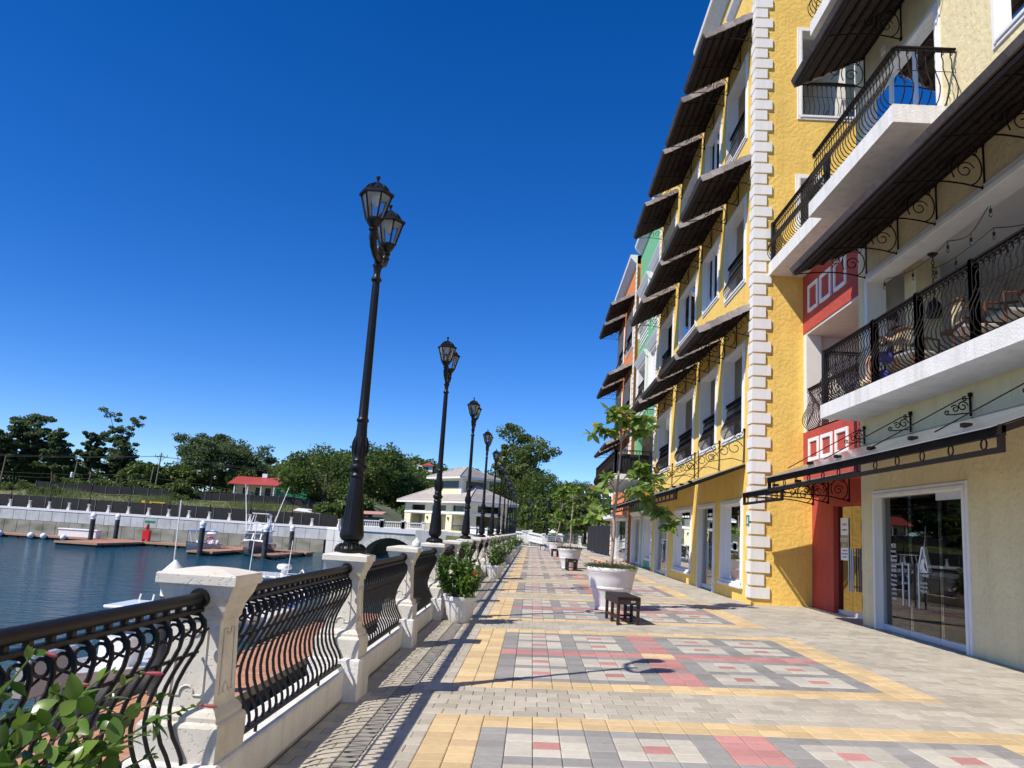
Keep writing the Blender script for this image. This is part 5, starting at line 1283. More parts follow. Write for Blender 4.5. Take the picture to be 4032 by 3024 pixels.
# shade cloth fences
def cloth_fence(name, label, pts, z0, z1, sp):
    t = thing(name, label, 'fence', (pts[0][0], pts[0][1], z0(*pts[0]))); k = 0
    for a, b in zip(pts[:-1], pts[1:]):
        a, b = Vector(a), Vector(b); n = max(1, int((b-a).length/sp))
        for i in range(n):
            p, q = a.lerp(b, i/n), a.lerp(b, (i+1)/n); za, zb = z0(p.x,p.y), z0(q.x,q.y)
            MB().add([(p.x,p.y,za),(q.x,q.y,zb),(q.x,q.y,zb+z1),(p.x,p.y,za+z1-random.uniform(0,.05))], [(0,1,2,3)]).build('cloth_panel', 'shade_cloth', t)
            MB().tube([(p.x,p.y-.05,za-.1),(p.x,p.y-.05,za+z1+.12)], .045, 5).build('post', 'post_grey', t)
    return t
random.seed(2)
cloth_fence('cloth_fence', 'long black shade cloth fence just behind the far quay piers', [(-115,134.0),(-58,132.2),(-31.5,131.2)], lambda x, y: .18, 1.95, 2.75)
cloth_fence('cloth_fence', 'second black shade cloth fence on the grass slope under the vines', [(-92,147.5),(-66,148.3),(-30,147.2)], lambda x, y: max(bank(x, y), .2)+.3, 1.5, 2.6)

# ---- trees
def leafq(mb, p, s, flat):
    d = rnd_dir(); u = Vector((random.gauss(0,1), random.gauss(0,1), random.gauss(0,.8 if flat else 1))).normalized(); v = u.cross(d).normalized()
    mb.add([p-u*s-v*s*.35, p+u*s*.1-v*s*.7, p+u*s+v*s*.2, p+v*s*.7], [(0,1,2,3)])
def make_tree(kind, Ht, W, seed, name, label, cat='tree', group=None):
    random.seed(seed); t = thing(name, label, cat, group=group)
    tr, lf = MB(), MB(); R = W/2
    cl = []
    if kind in ('f', 'o', 'u', 'l'):
        forks = []
        zf = Ht*(.35 if kind != 'u' else .45)
        lean = rnd_dir(-.1,.1)*Ht*.05
        tr.tube([(0,0,-.5),(lean.x*.5,lean.y*.5,zf*.5),(lean.x,lean.y,zf)], [Ht*.022,Ht*.017,Ht*.013], 7)
        nb = {'f':11,'o':8,'u':12,'l':12}[kind]
        for k in range(nb):
            a = 2*PI*k/nb+random.uniform(-.3,.3)
            if kind == 'u': top = Vector((R*random.uniform(.3,.95)*math.cos(a), R*random.uniform(.3,.95)*math.sin(a), 0)); rr = math.hypot(top.x, top.y)/R; top.z = Ht*(.98-.42*rr*rr)+random.uniform(-.4,.2)
            elif kind == 'o': top = Vector((R*random.uniform(.15,.95)*math.cos(a), R*random.uniform(.15,.95)*math.sin(a), Ht*random.choice((.42,.55,.65,.8,.95,.97))))
            else: top = Vector((R*random.uniform(.1,.9)*math.cos(a), R*random.uniform(.1,.9)*math.sin(a), Ht*random.uniform(.38,.97)))
            if kind == 'f': top.x *= 1-.45*(top.z/Ht)**2; top.y *= 1-.45*(top.z/Ht)**2
            st = Vector((lean.x, lean.y, zf))*random.uniform(.75,1.0); mid = st.lerp(top, .5)+Vector((0,0,-.06*Ht if kind != 'f' else .02*Ht))+rnd_dir()*.03*Ht
            tr.tube([st, mid, top], [Ht*.008,Ht*.006,Ht*.003], 5)
            for s, f in ((1.0,1.0),(.75,.8),(.5,.55)):
                p = (mid.lerp(top, (s-.5)*2) if s >= .5 else st.lerp(mid, s*2))+rnd_dir()*.05*W
                cl.append((p, R*random.uniform(.22,.36)*f, .6 if kind in 'fou' else .75))
                for _ in range(3): cl.append((p+rnd_dir(-.5,.6)*R*.38, R*random.uniform(.12,.24)*f, .55 if kind in 'fou' else .7))
        nl = {'f':150,'o':110,'u':170,'l':150}[kind]
    else:
        tr.tube([(0,0,-.5),(.1,0,Ht*.3),(0,.1,Ht*.6)], [Ht*.03,Ht*.022,Ht*.012], 7)
        for k in range(7): 
            d = rnd_dir(.2,.9); tr.tube([(0,0,Ht*.3),tuple(Vector((0,0,Ht*.35))+d*R*.5),tuple(Vector((0,0,Ht*.4))+d*R*.85)], [Ht*.012,Ht*.008,Ht*.004], 5)
        n = {'d':64,'m':46,'b':40}[kind]; z0 = {'d':.20,'m':.12,'b':.0}[kind]
        for k in range(n):
            d = rnd_dir(-.75,1); q = random.uniform(.55,.95); zc = Ht*(z0+(1-z0)*.48)
            p = Vector((d.x*R*q, d.y*R*q, zc+d.z*Ht*(1-z0)*.44*q)); cl.append((p, R*random.uniform(.20,.34), .8))
        nl = {'d':170,'m':150,'b':130}[kind]
    ls = {'f':.30,'o':.27,'u':.30,'l':.26,'d':.30,'m':.24,'b':.22}[kind]
    fl = MB()
    for (c, r, sq) in cl:
        for _ in range(nl):
            d = rnd_dir(); q = random.random()**.45*r; p = c+Vector((d.x*q, d.y*q, d.z*q*sq))
            tgt = fl if (kind == 'l' and d.z > .25 and random.random() < .5) else lf
            leafq(tgt, p, ls*random.uniform(.55,1.15), kind in 'fou')
    tr.build('trunk', 'bark', t, 60)
    lf.build('crown', {'f':'leaf_feather','o':'leaf_feather','u':'leaf_feather','l':'leaf_dark','d':'leaf_dark','m':'leaf_mid','b':'leaf_mid'}[kind], t)
    if fl.v: fl.build('blossom', 'leaf_flower', t)
    return t
TREES = [('f',-109.5,170.7,3.0,16.7,11.4,'tall feathery tree rising highest at the left of the harbour bank'),('f',-112.5,166.6,2.6,13.0,8.7,'shorter feathery tree leaning against the tallest bank tree'),('f',-101.7,168.8,3.6,12.5,7.0,'feathery tree right beside the tallest bank tree'),('f',-98.6,176.8,5.2,12.1,6.3,'slender feathery tree left of the open umbrella tree'),
 ('o',-92.3,176.9,5.6,15.5,10.2,'open tree with bare forked limbs and leaf tufts against the sky'),('u',-70.7,175.6,6.3,11.4,19.2,'wide umbrella-shaped tree beside the utility pole'),('d',-39.8,153.0,.6,14.7,17.5,'big dense round tree right of the red-roofed house'),('d',-31.9,159.3,1.0,16.4,15.5,'tallest dense tree left of the pavilion roof'),('d',-25.7,166.6,1.0,11.6,12.4,'dense dark tree just behind the pavilion left eave'),
 ('d',-53.5,175.5,4.4,8.4,8.0,'small dense tree behind the red-roofed house'),('l',-3.4,142.0,1.0,18.1,13.5,'tall tree with pale yellow-green blossom behind the pavilion'),('d',1.1,130.0,.3,11.6,9.0,'dense dark tree right of the blossoming tree'),('d',-5.8,136.9,.3,11.4,9.5,'dense tree straight behind the pavilion'),('m',0.1,113.9,.2,5.2,6.0,'low bushy tree behind the balustrade'),
 ('m',3.8,120.3,.2,8.1,7.6,'bushy mid green tree behind the end lamp posts'),('m',8.0,124.5,.2,8.7,7.2,'bushy tree under the solar roof'),('m',12.2,118.5,.2,8.0,7.4,'bushy tree beside the orange building end'),('m',5.6,108.4,.2,5.6,6.4,'low bushy tree behind the far stone piers'),('m',10.2,106.0,.2,5.6,6.4,'low bushy tree behind the black hoarding'),('d',10.3,177.4,4.0,9.4,8.0,'distant tree showing above the solar roof'),
 ('m',-64.3,147.1,1.2,5.6,5.6,'round leafy tree in front of the second fence'),('b',-97.1,149.1,1.0,3.8,9.0,'spreading green bush above the fence at the grass slope start'),('b',-88.2,145.4,.8,3.4,6.6,'rounded bush between the two black fences'),('m',-85.2,179.1,5.0,6.3,7.5,'leafy tree behind the vines below the open tree'),('m',-61.9,179.9,5.5,6.2,8.0,'leafy tree behind the house chimney side'),('m',-62.6,171.8,5.0,6.9,7.0,'leafy tree under the umbrella tree edge'),
 ('m',-91.9,181.0,5.2,5.2,8.2,'bushy tree filling below the forked tree'),('d',-109.5,174.8,2.0,7.4,12.5,'dense lower tree beneath the tallest feathery tree'),('m',-103.8,178.8,4.0,5.0,8.2,'bushy tree between the feathery trunks'),('d',-57.5,178.4,3.8,8.0,7.0,'dense tree beside the red roof'),('m',-31.4,143.1,.5,6.0,6.4,'low tree behind the dark stall'),('m',-13.9,171.5,2.0,12.8,9.5,'tree behind the pavilion upper roof'),('d',-24.3,191.5,3.0,10.3,10.7,'far dense tree left of the pavilion roof ridge'),
 ('m',-79.0,182,5.2,5.4,9.0,'bushy tree between umbrella tree and pole'),('m',-70,183,5.4,5.8,11.0,'bushy thicket under the umbrella tree'),('d',-118,178,2.5,9,12,'dense tree at the far left end of the bank'),('d',-46,168,1.0,9.0,11,'dense tree filling behind the green shed'),('m',-20.0,150,.4,7.0,9.5,'bushy tree behind the bridge'),('d',-13.5,152,.4,8.5,10,'dark tree behind the pavilion veranda'),('d',6.5,140,.3,10.0,10,'dense tree in the row behind the gate'),('d',13,138,.3,9.5,10,'dense tree nearest the orange building in the back row'),('m',-36.0,139.5,.3,4.2,6.0,'bushy tree over the dark stall'),('m',17,125,.3,9,9,'bushy tree at the right end of the back row')]
TREES += [('f',-106,176,3.0,11.5,10.0,'feathery tree filling between the tallest bank trees'),('f',-117.5,172,2.5,12.5,9.5,'feathery tree at the left end of the bank trees'),('f',-95.5,182,4.5,9.5,9.0,'low feathery tree behind the slender tree'),('m',-99,172,3.4,6.5,8.5,'bushy tree under the slender feathery tree'),('m',-87,175,4.6,7.0,8.5,'bushy tree at the foot of the forked tree'),('d',-80,186,5.0,7.8,10.0,'dense tree behind the tallest utility pole'),('d',-50,172,3.2,9.4,9.0,'dense tree rising over the red roof ridge'),('m',-66,186,5.5,8.5,12.0,'broad leafy tree behind the umbrella crown')]
TP = {}
for i, (k, x, y, z, h, w_, lab) in enumerate(TREES):
    # up to three different trees of each kind are grown, the rest are resized copies turned another way
    lst = TP.setdefault(k, [])
    nm = 'bush' if k == 'b' else 'tree'
    lab = lab+'' ; cat = 'bush' if k == 'b' else 'tree'
    lim = {'f':3,'o':1,'u':1,'l':1,'d':3,'m':3,'b':1}[k]
    if len(lst) < lim:
        t = make_tree(k, h, w_, 100+i, nm, lab, cat); t.location = (x, y, z); lst.append((t, h, w_))
    else:
        s, h0, w0 = min(lst, key=lambda q: abs(q[1]/q[2]-h/w_)); random.seed(i); copy_tree(s, (x, y, z), random.uniform(0,6.28), lab, None, None, (w_/w0, w_/w0, h/h0))
# trees covering the far hill: one wood
random.seed(77); wd_ = MB()
for _ in range(1500):
    x, y = random.uniform(-230,40), random.uniform(365,445); z = hill(x, y)
    if z < 6: continue
    r = random.choice((1.6,2.4,3.0,3.6,4.8))
    for q in range(34):
        d = rnd_dir(-.2,1); leafq(wd_, Vector((x,y,z+1.2))+d*r*random.uniform(.6,1), .75, False)
o = wd_.build('hill_wood', 'leaf_dark'); tag(o, 'dark woods covering the far hill', 'woods', kind='stuff')
random.seed(79); bw = MB()
for _ in range(210):
    x, y = random.uniform(-150,-42), random.uniform(184,204); z0_ = bank(x, 184); c = Vector((x, y, z0_+random.uniform(1.5,5.0))); r = random.uniform(1.6,3.2)
    for q in range(110): leafq(bw, c+rnd_dir()*r*random.random()**.4, .34, False)
tag(bw.build('back_wood', 'leaf_dark'), 'continuous wood closing the bank behind the single trees', 'woods', kind='stuff')
# vines and long grass on the slope
random.seed(78); vm = MB()
for _ in range(9000):
    x = random.uniform(-89,-66); y = 150.5+random.uniform(0,5); top = bank(x, 150)+2.6+.4*math.sin(x*.9)
    leafq(vm, Vector((x, y-.9*random.random(), random.uniform(bank(x,150)+.8, top))), .26, False)
tag(vm.build('vine_hedge', 'leaf_mid'), 'long hedge of vines over the second fence', 'hedge', kind='stuff')
gm = MB()
for _ in range(9000):
    x, y = random.uniform(-95,-34), random.uniform(135.5,147); z = bank(x, y); h_ = random.uniform(.5,1.4)*(.6+.4*math.sin(x*.35)); b = random.uniform(-.3,.5)
    gm.add([(x-.06,y,z),(x+.06,y,z),(x+b,y+random.uniform(-.2,.2),z+max(.25,h_))], [(0,1,2)])
tag(gm.build('long_grass', 'grass_blade'), 'long pale grass on the slope behind the quay fence', 'grass', kind='stuff')

# ---- house, poles, stalls
hs_ = thing('house', 'low cream house with red metal roof and green side shed', 'house', (-55, 164, 4.4))
wall_grid('y', 162.2, -60.2, -51.9, 4.0, 7.3, [(-58.8,-57.6,5.3,6.6),(-56.2,-55.3,4.4,6.7),(-54.2,-53.0,5.2,6.7)], .2).build('wall', 'cream_stucco', hs_)
MB().box(-60.2, -51.9, 162.45, 168, 4.0, 7.2).build('rooms', 'interior_dark', hs_)
MB().add([(-61.5,160.6,7.1),(-51.2,160.6,7.25),(-51.2,166,9.0),(-61.5,166,8.9),(-61.5,171,7.1),(-51.2,171,7.2)], [(0,1,2,3),(3,2,5,4)]).build('roof', 'red_roof', hs_)
for k in range(20):
    x = -61.3+k*.52; MB().add([(x,160.6,7.14),(x+.06,160.6,7.14),(x+.06,166,9.0),(x,166,9.0)], [(0,1,2,3)]).build('roof_rib', 'red_roof', hs_)
MB().box(-56.2,-55.2,165.5,166.5,8.9,9.7).build('roof_tank', 'plastic_white', hs_)
MB().box(-51.8, -45.5, 161.8, 167, 3.6, 7.0).build('shed_wall', 'sign_green', hs_); MB().box(-60.2,-52,160.8,161.0,4.0,4.9).build('veranda_wall', 'cream_stucco', hs_)
for x in (-60,-57.3,-54.6,-52): MB().box(x-.1,x+.1,160.8,161.0,4.9,7.1).build('veranda_post', 'trim_white', hs_)
poles = [(-75.0,159.0,3.8,12.3),(-91.3,158.2,2.9,9.7),(-88.6,158.9,3.0,7.6),(-76.2,159.0,3.9,9.2),(-105.5,157.6,2.9,9.7),(-40.0,156,1.5,9.0)]
pn = ['tallest timber utility pole with a crossarm', 'timber pole with a white transformer', 'short bare timber pole among the vines', 'plain timber pole beside the tallest pole', 'leaning timber pole near the bank bushes', 'timber pole half hidden by the dense tree']
for k, (x, y, z, tp) in enumerate(poles):
    t = thing('utility_pole', pn[k], 'utility pole', (x, y, z)); MB().tube([(x-.25,y,z-.5),(x+.2,y,tp)], [.17,.12], 7).build('pole', 'timber_pole', t, 60)
    if k == 0:
        MB().box(x-1.1,x+1.5,y-.08,y+.08,tp-.9,tp-.75).build('crossarm', 'timber_pole', t); MB().tube([(x-.6,y,tp-.85),(x+.15,y,tp-1.7),(x+1.0,y,tp-.85)], .05, 4).build('brace', 'timber_pole', t)
        for q in (-1.0,-.1,.5,1.4): MB().tube([(x+q,y,tp-.75),(x+q,y,tp-.35)], .06, 5).build('insulator', 'timber_pole', t)
    if k == 1: MB().lathe([(.25,0),(.27,.1),(.27,.9),(.2,1.0)], 10, (x-.5,y,tp-3.4)).build('transformer', 'plastic_white', t)
wl = [('highest', -130, 10.4, -75, 11.6), ('second', -130, 10.0, -75, 11.5), ('third', -130, 7.2, -76, 7.8), ('fourth', -130, 6.6, -76, 6.9), ('fifth', -75, 11.6, -20, 10.4), ('sixth', -75, 11.5, -20, 9.6), ('lowest', -75, 7.2, -20, 5.2)]
for k, (nm, xa, za, xb, zb) in enumerate(wl):
    pts = [(xa+(xb-xa)*i/16, 158.8, za+(zb-za)*i/16-.9*math.sin(PI*i/16)) for i in range(17)]
    tag(MB().tube(pts, .035, 3).build('power_line', 'wire'), 'thin overhead power line between the bank poles, %s of the set' % nm, 'wire')
eq = thing('yellow_machine', 'yellow construction machine parked behind the black fence', 'machine', (-66, 139.8, .3)); MB().box(-67.9,-67.3,139.4,140.4,.3,2.55).build('cab', 'yellow_paint', eq); MB().box(-66.5,-66.1,139.4,140.4,.3,2.45).build('mast', 'yellow_paint', eq); MB().box(-66.1,-63.8,139.5,140.3,2.25,2.45).build('boom', 'yellow_paint', eq); MB().box(-64.2,-64.0,139.6,140.2,.3,2.3).build('leg', 'float_black', eq)
st_ = thing('market_stall', 'dark stall with pale corrugated roof near the bridge', 'stall', (-38, 138.5, .2)); MB().box(-44,-36,137.5,141,.2,2.0).build('walls', 'float_black', st_); MB().add([(-40.6,136.8,2.45),(-35.6,136.8,2.2),(-35.6,140,2.75),(-40.6,140,2.95)],[(0,1,2,3)]).build('roof', 'plastic_white', st_)
for k in range(11): MB().box(-39.2+.32*k,-39.05+.32*k,136.6,136.7,1.7,2.3).build('slat', 'post_grey', st_)
for (x, z, nm) in ((-27.0,1.6,'rust-brown tin roof of a hut behind the bridge'),(-15.2,2.6,'white flat awning roof of a hut behind the bridge')):
    t = thing('hut', nm, 'hut', (x, 134, .2)); MB().box(x-2,x+2,133,136,.2,z+.6).build('walls', 'interior_dark', t); MB().add([(x-2.4,132.4,z+.9),(x+2.4,132.4,z+1.1),(x+2.4,136.5,z+1.6),(x-2.4,136.5,z+1.5)],[(0,1,2,3)]).build('roof', 'paver_red' if x < -20 else 'plastic_white', t)
for (x, y, z, nm, rf) in ((-72,395,32.2,'white flat-roofed villa high on the wooded hill','plastic_white'),(-53.5,395,27.6,'white villa with red roof on the wooded hill','red_roof')):
    t = thing('villa', nm, 'villa', (x, y, z)); mb = MB(); wall_grid('y', y-4, x-4.5, x+3.5, z-1, z+2.0, [(x-3.5,x-1.5,z-.2,z+1.3),(x-.5,x+1.5,z-.2,z+1.3)], .3).build('wall', 'trim_white', t)
    MB().box(x-4.4,x+3.4,y-3.6,y+3,z-1,z+1.9).build('rooms', 'interior_dark', t)
    if rf == 'red_roof': MB().add([(x-2,y-5,z+2),(x+4.5,y-5,z+2),(x+4.5,y+4,z+2),(x-2,y+4,z+2),(x+1,y-.5,z+3.8)],[(0,1,4),(1,2,4),(2,3,4),(3,0,4)]).build('roof', rf, t)
    else: MB().box(x-6,x+4.5,y-6,y+4,z+2,z+2.4).build('roof', rf, t)
sr = thing('solar_roof_house', 'building roof with dark solar panels above the far trees', 'building', (9, 130, .2)); MB().box(4.6,12.6,129.5,134,.2,7.4).build('wall', 'interior_white', sr)
MB().add([(4.2,128.6,7.3),(13.0,128.6,7.3),(13.0,132.5,8.5),(4.2,132.5,8.5),(4.2,135,7.3),(13.0,135,7.3)], [(0,1,2,3),(3,2,5,4)]).build('roof', 'trim_white', sr)
for i in range(5):
    for j in range(2):
        xa, ya = 5.6+i*1.3, 128.9+j*1.75; f_ = lambda y: 7.38+(y-128.6)*.3077
        MB().add([(xa,ya,f_(ya)),(xa+1.15,ya,f_(ya)),(xa+1.15,ya+1.6,f_(ya+1.6)),(xa,ya+1.6,f_(ya+1.6))],[(0,1,2,3)]).build('solar_panel', 'solar', sr)

# ---- bridge and balustrades
br = thing('bridge', 'stone arch bridge over the canal mouth', 'bridge', (-20.5, 122, WATER))
ar = [(-20.7+4.1*math.cos(PI*k/18), -4.2+3.45*math.sin(PI*k/18)) for k in range(19)]
MB().prism([(-25.6,-6.5)]+[(-25.6,.0),(-14.6,.0),(-14.6,-6.5)]+[(-16.6,-6.5)]+ar+[(-24.8,-6.5)], 'y', 119.7, 126).build('arch_wall', 'quay_concrete', br)
vm2 = MB()
for k in range(18):
    a0, a1 = PI*(k+.04)/18, PI*(k+.96)/18; pp = [(-20.7+r*math.cos(a), -4.2+r*.842*math.sin(a)) for r, a in ((4.1,a0),(4.65,a0),(4.65,a1),(4.1,a1))]
    MB().prism(pp, 'y', 119.62, 119.72).build('voussoir', 'cast_stone', br)
MB().box(-25.7,-14.5,119.55,126,.0,.68).build('parapet_band', 'trim_white', br)
TB = MB(); TB.lathe([(.07,0),(.07,.06),(.045,.08),(.06,.14),(.095,.26),(.085,.34),(.045,.50),(.04,.58),(.06,.62),(.07,.64),(.07,.70)], 10); TBM = TB.mesh('turned_baluster', 'trim_white', 50)
def balustrade(label, a, b, za, zb, group=None, sp=.3):
    a, b = Vector((*a, za)), Vector((*b, zb)); L = (b-a).length; t = thing('balustrade', label, 'balustrade', tuple(a), 0, group)
    n = max(2, int(L/sp)); d = (b-a); nrm = Vector((-d.y, d.x, 0)).normalized()*.12
    for (h0, h1, s) in ((0,.12,1.2),(.82,.98,1.3)):
        A = [a-nrm*s, b-nrm*s, b+nrm*s, a+nrm*s]; MB().add([tuple(p+Vector((0,0,h0))) for p in A]+[tuple(p+Vector((0,0,h1))) for p in A], [(3,2,1,0),(4,5,6,7),(0,1,5,4),(1,2,6,5),(2,3,7,6),(3,0,4,7)]).build('base_rail' if h0 == 0 else 'top_rail', 'trim_white', t)
    for i in range(n): obj('turned_baluster', TBM, t, tuple(d*((i+.5)/n)+Vector((0,0,.12))))
    for p in (a, b): 
        mb = MB(); mb.bbox(p.x-.24,p.x+.24,p.y-.24,p.y+.24,p.z-.1,p.z+1.0,.02); mb.bbox(p.x-.32,p.x+.32,p.y-.32,p.y+.32,p.z+1.0,p.z+1.14,.03); mb.build('pier', 'trim_white', t)
    return t
bx_ = [-25.3,-22.15,-19.0,-16.0]
for k in range(3): balustrade('white balustrade panel on the bridge, %s from the quay bend' % ORD[k], (bx_[k],119.8), (bx_[k+1],119.8), .66, .72)
MB().box(-16.6, -8.9, 116.6, 117.2, -6, .65).build('abutment', 'quay_concrete', br)
eb = [(-9.15,116.7,.66),(-7.2,109.0,.62),(-5.3,101.5,.55),(-3.2,96.0,.5),(-.85,93.5,.42)]
for k in range(4): balustrade('white balustrade panel between pavilion and gate, %s from the pavilion' % ORD[k], eb[k][:2], eb[k+1][:2], eb[k][2], eb[k+1][2])
balustrade('white balustrade sloping down behind the gate', (-.3,91.6), (1.35,85.4), .45, .25); balustrade('white balustrade beside the leaning almond tree', (1.7,85.6), (3.1,91.8), .25, .3)
struct(MB().add([(-9.2,116.6,.655),(-.8,93.3,.43),(-.3,91.3,.42),(1.5,85.0,.2),(6,84.2,.2),(6,118,.2),(-9,128,.2)], [tuple(range(7))]).build('terrace_ground', 'soffit'))
struct(MB().add([(-9.2,116.5,-6),(-3.2,95.8,-6),(-1.7,84.2,-6),(-1.7,84.2,.15),(-3.2,95.8,.5),(-9.2,116.5,.65)], [(0,1,4,5),(1,2,3,4)]).build('canal_wall', 'quay_concrete'))
for k, (x, y, z) in enumerate(((-.53,91.53,1.40),(-.12,97.6,1.7),(1.49,82.5,1.2),(3.28,94.7,1.5))):
    copy_tree(lamp, (x, y, z), .5*k, ('lamp post at the end of the balustrade behind the gate', 'lamp post just behind the balustrade corner', 'lamp post on the pier right of the white gate', 'lamp post behind the leaning almond tree')[k])
    p = copy_tree(pier, (x, y, z-1.25), 0, ('stone pier at the balustrade end', 'stone pier behind the balustrade corner', 'tall stone pier right of the white gate', 'stone pier behind the leaning almond tree')[k], 'piers by the gate')
for (x, y, l) in ((5.0,85.7,'white stone pier next to the black hoarding'),(3.1,85.0,'stone pier midway between gate and hoarding')):
    copy_tree(pier, (x, y, .1), 0, l, 'piers by the gate')
belly_rail('garden_railing', 'dark iron railing between the stone piers beside the hoarding', 'railing', None, (4.9,85.6), (3.3,85.1), .35, .13); belly_rail('garden_railing', 'dark iron railing between gate pier and middle pier', 'railing', None, (2.9,85.0), (1.7,82.8), .35, .13)
gt = thing('white_gate', 'low white metal gate closing the far end of the promenade', 'gate', (-.1, 76, 0))
GA, GBq = Vector((-1.3,77.6,.03)), Vector((1.1,74.6,.06))
for h in (.10, 1.02): MB().tube([tuple(GA+Vector((0,0,h))), tuple(GBq+Vector((0,0,h)))], .03, 6).build('rail', 'trim_white', gt)
for i in range(20):
    p = GA.lerp(GBq, i/19); MB().tube([tuple(p+Vector((0,0,.1 if i % 9 else 0))), tuple(p+Vector((0,0,1.02)))], .014 if i % 9 else .03, 5).build('bar', 'trim_white', gt)
nb_ = thing('notice_sheet', 'small white notice leaning on the bench by the gate', 'notice', (.95, 66.9, .15)); MB().box(.80,1.10,66.88,66.9,.16,.36).build('sheet', 'sign_white', nb_); MB().box(.85,1.05,66.87,66.879,.24,.28).build('print', 'ink', nb_)

# ---- pavilion (local axes: x right face, y left face, corner towards the harbour)
pv_ = thing('pavilion', 'two-tier cream pavilion with tiled hip roofs and dark windows', 'pavilion', (-9.42, 116.98, .2), .688); OFF[pv_.name] = (0,0,0)
lb = [(2.4,5.6),(7.2,11.4),(13.2,17.6)]
wall_grid('x', 1.1, 1.1, 19.4, -.6, 4.9, [(a,b,.7,3.0) for a, b in lb]+[(a+.1,b-.1,3.5,4.4) for a, b in lb], .35).build('left_wall', 'pavilion_yellow', pv_)
wall_grid('y', 1.1, 1.451, 8.2, -.6, 4.9, [(2.4,6.8,.7,3.0),(2.5,6.9,3.5,4.5)], .35).build('right_wall', 'pavilion_yellow', pv_)
MB().box(7.9,8.2,1.46,19.4,-.6,4.9).build('back_wall', 'pavilion_yellow', pv_); MB().box(1.5,7.9,19.1,19.4,-.6,4.9).build('end_wall', 'pavilion_yellow', pv_)
MB().box(1.2,8.1,1.3,19.3,-.6,.45).build('floor', 'trim_white', pv_); MB().box(-.4,1.09,6.4,12.2,-.3,.5).build('balcony', 'trim_white', pv_)
MB().box(1.0,1.46,1.0,19.5,3.12,3.38).build('string_course', 'trim_white', pv_); MB().box(1.47,8.3,1.0,1.46,3.12,3.38).build('string_course', 'trim_white', pv_)
for a, b in lb:
    MB().box(1.3,1.32,a+.1,b-.1,3.5,4.4).build('window_pane', 'glass_dark', pv_)
    frame_mb('x', 1.1, a+.1, b-.1, 3.5, 4.4, .1).build('window_frame', 'trim_white', pv_)
MB().box(2.5,6.9,1.3,1.32,3.5,4.5).build('window_pane', 'glass_dark', pv_); frame_mb('y', 1.1, 2.5, 6.9, 3.5, 4.5, .1).build('window_frame', 'trim_white', pv_)
MB().box(1.5,7.8,1.5,19,3.15,3.2).build('ceiling', 'interior_dark', pv_); MB().box(3.5,3.6,3,18,.5,3.1).build('inner_wall', 'pavilion_yellow', pv_); MB().box(1.5,7.8,1.5,19,3.3,3.35).build('ceiling', 'interior_dark', pv_); MB().box(3.5,3.6,2,18.5,3.36,4.8).build('inner_wall', 'interior_dark', pv_)
for q in range(17):
    z = -.4+q*.3; s = .5 if q % 2 else .38; MB().box(1.06,1.1+s,1.06,1.1+s,z,z+.26).build('quoin_block', 'trim_white', pv_); MB().box(1.06,1.3,19.4-s,19.44,z,z+.26).build('quoin_block', 'trim_white', pv_)
def hip(x0, x1, y0, y1, z0, z1, name):
    xm = (x0+x1)/2; ya, yb2 = y0+(x1-x0)/2, y1-(x1-x0)/2
    if yb2 < ya: ya = yb2 = (y0+y1)/2
    n = 14
    for k in range(n):                                    # stepped tile courses
        t0, t1 = k/n, (k+1)/n; e = .05
        def ring(t, up): return [(x0+(xm-x0)*t, y0+(ya-y0)*t, z0+(z1-z0)*t+up), (x1+(xm-x1)*t, y0+(ya-y0)*t, z0+(z1-z0)*t+up), (x1+(xm-x1)*t, y1+(yb2-y1)*t, z0+(z1-z0)*t+up), (x0+(xm-x0)*t, y1+(yb2-y1)*t, z0+(z1-z0)*t+up)]
        A, B2 = ring(t0, e), ring(t1, .0); C2 = ring(t0, -.02)
        MB().add(A+B2+C2, [(i,(i+1)%4,4+(i+1)%4,4+i) for i in range(4)]+[(8+i,8+(i+1)%4,(i+1)%4,i) for i in range(4)]).build('tile_course', 'roof_tile', pv_)
    MB().box(x0-.02,x1+.02,y0-.02,y1+.02,z0-.28,z0-.03).build('fascia', 'trim_white', pv_)
    for (cx, cy, ex, ey) in ((x0,y0,xm,ya),(x1,y0,xm,ya),(x0,y1,xm,yb2),(x1,y1,xm,yb2)): MB().tube([(cx,cy,z0+.06),(ex,ey,z1+.04)], .11, 6).build('hip_ridge', 'roof_tile', pv_)
hip(0, 9.3, 0, 20.5, 5.0, 7.5, 'lower'); hip(.9, 8.7, 3.9, 13.3, 8.75, 10.5, 'upper')
wall_grid('x', 2.2, 5.2, 11.6, 5.2, 8.5, [(6.0,10.8,7.1,8.2)], .3).build('upper_left_wall', 'pavilion_yellow', pv_); wall_grid('y', 5.2, 2.501, 7.4, 5.2, 8.5, [(3.0,6.8,7.0,8.2)], .3).build('upper_right_wall', 'pavilion_yellow', pv_)
MB().box(2.35,2.37,6.0,10.8,7.1,8.2).build('window_pane', 'glass_dark', pv_); MB().box(3.0,6.8,5.35,5.37,7.0,8.2).build('window_pane', 'glass_dark', pv_); MB().box(2.6,7.3,5.6,11.5,5.3,8.45).build('upper_room', 'interior_dark', pv_)
for q in range(10):
    z = 5.5+q*.3; s = .5 if q % 2 else .38; MB().box(2.16,2.2+s,5.16,5.2+s,z,z+.26).build('quoin_block', 'trim_white', pv_); MB().box(2.16,2.4,11.6-s,11.64,z,z+.26).build('quoin_block', 'trim_white', pv_)
for y in (6.4, 12.3, 1.6): 
    mb = MB(); mb.lathe([(.05,2.2),(.14,2.5),(.16,2.55),(.04,2.7)], 6, (.92,y,0)); mb.tube([(1.1,y,2.1),(.92,y,2.1),(.92,y,2.2)], .025, 4); mb.build('wall_lantern', 'lamp_black', pv_)
mb = MB()
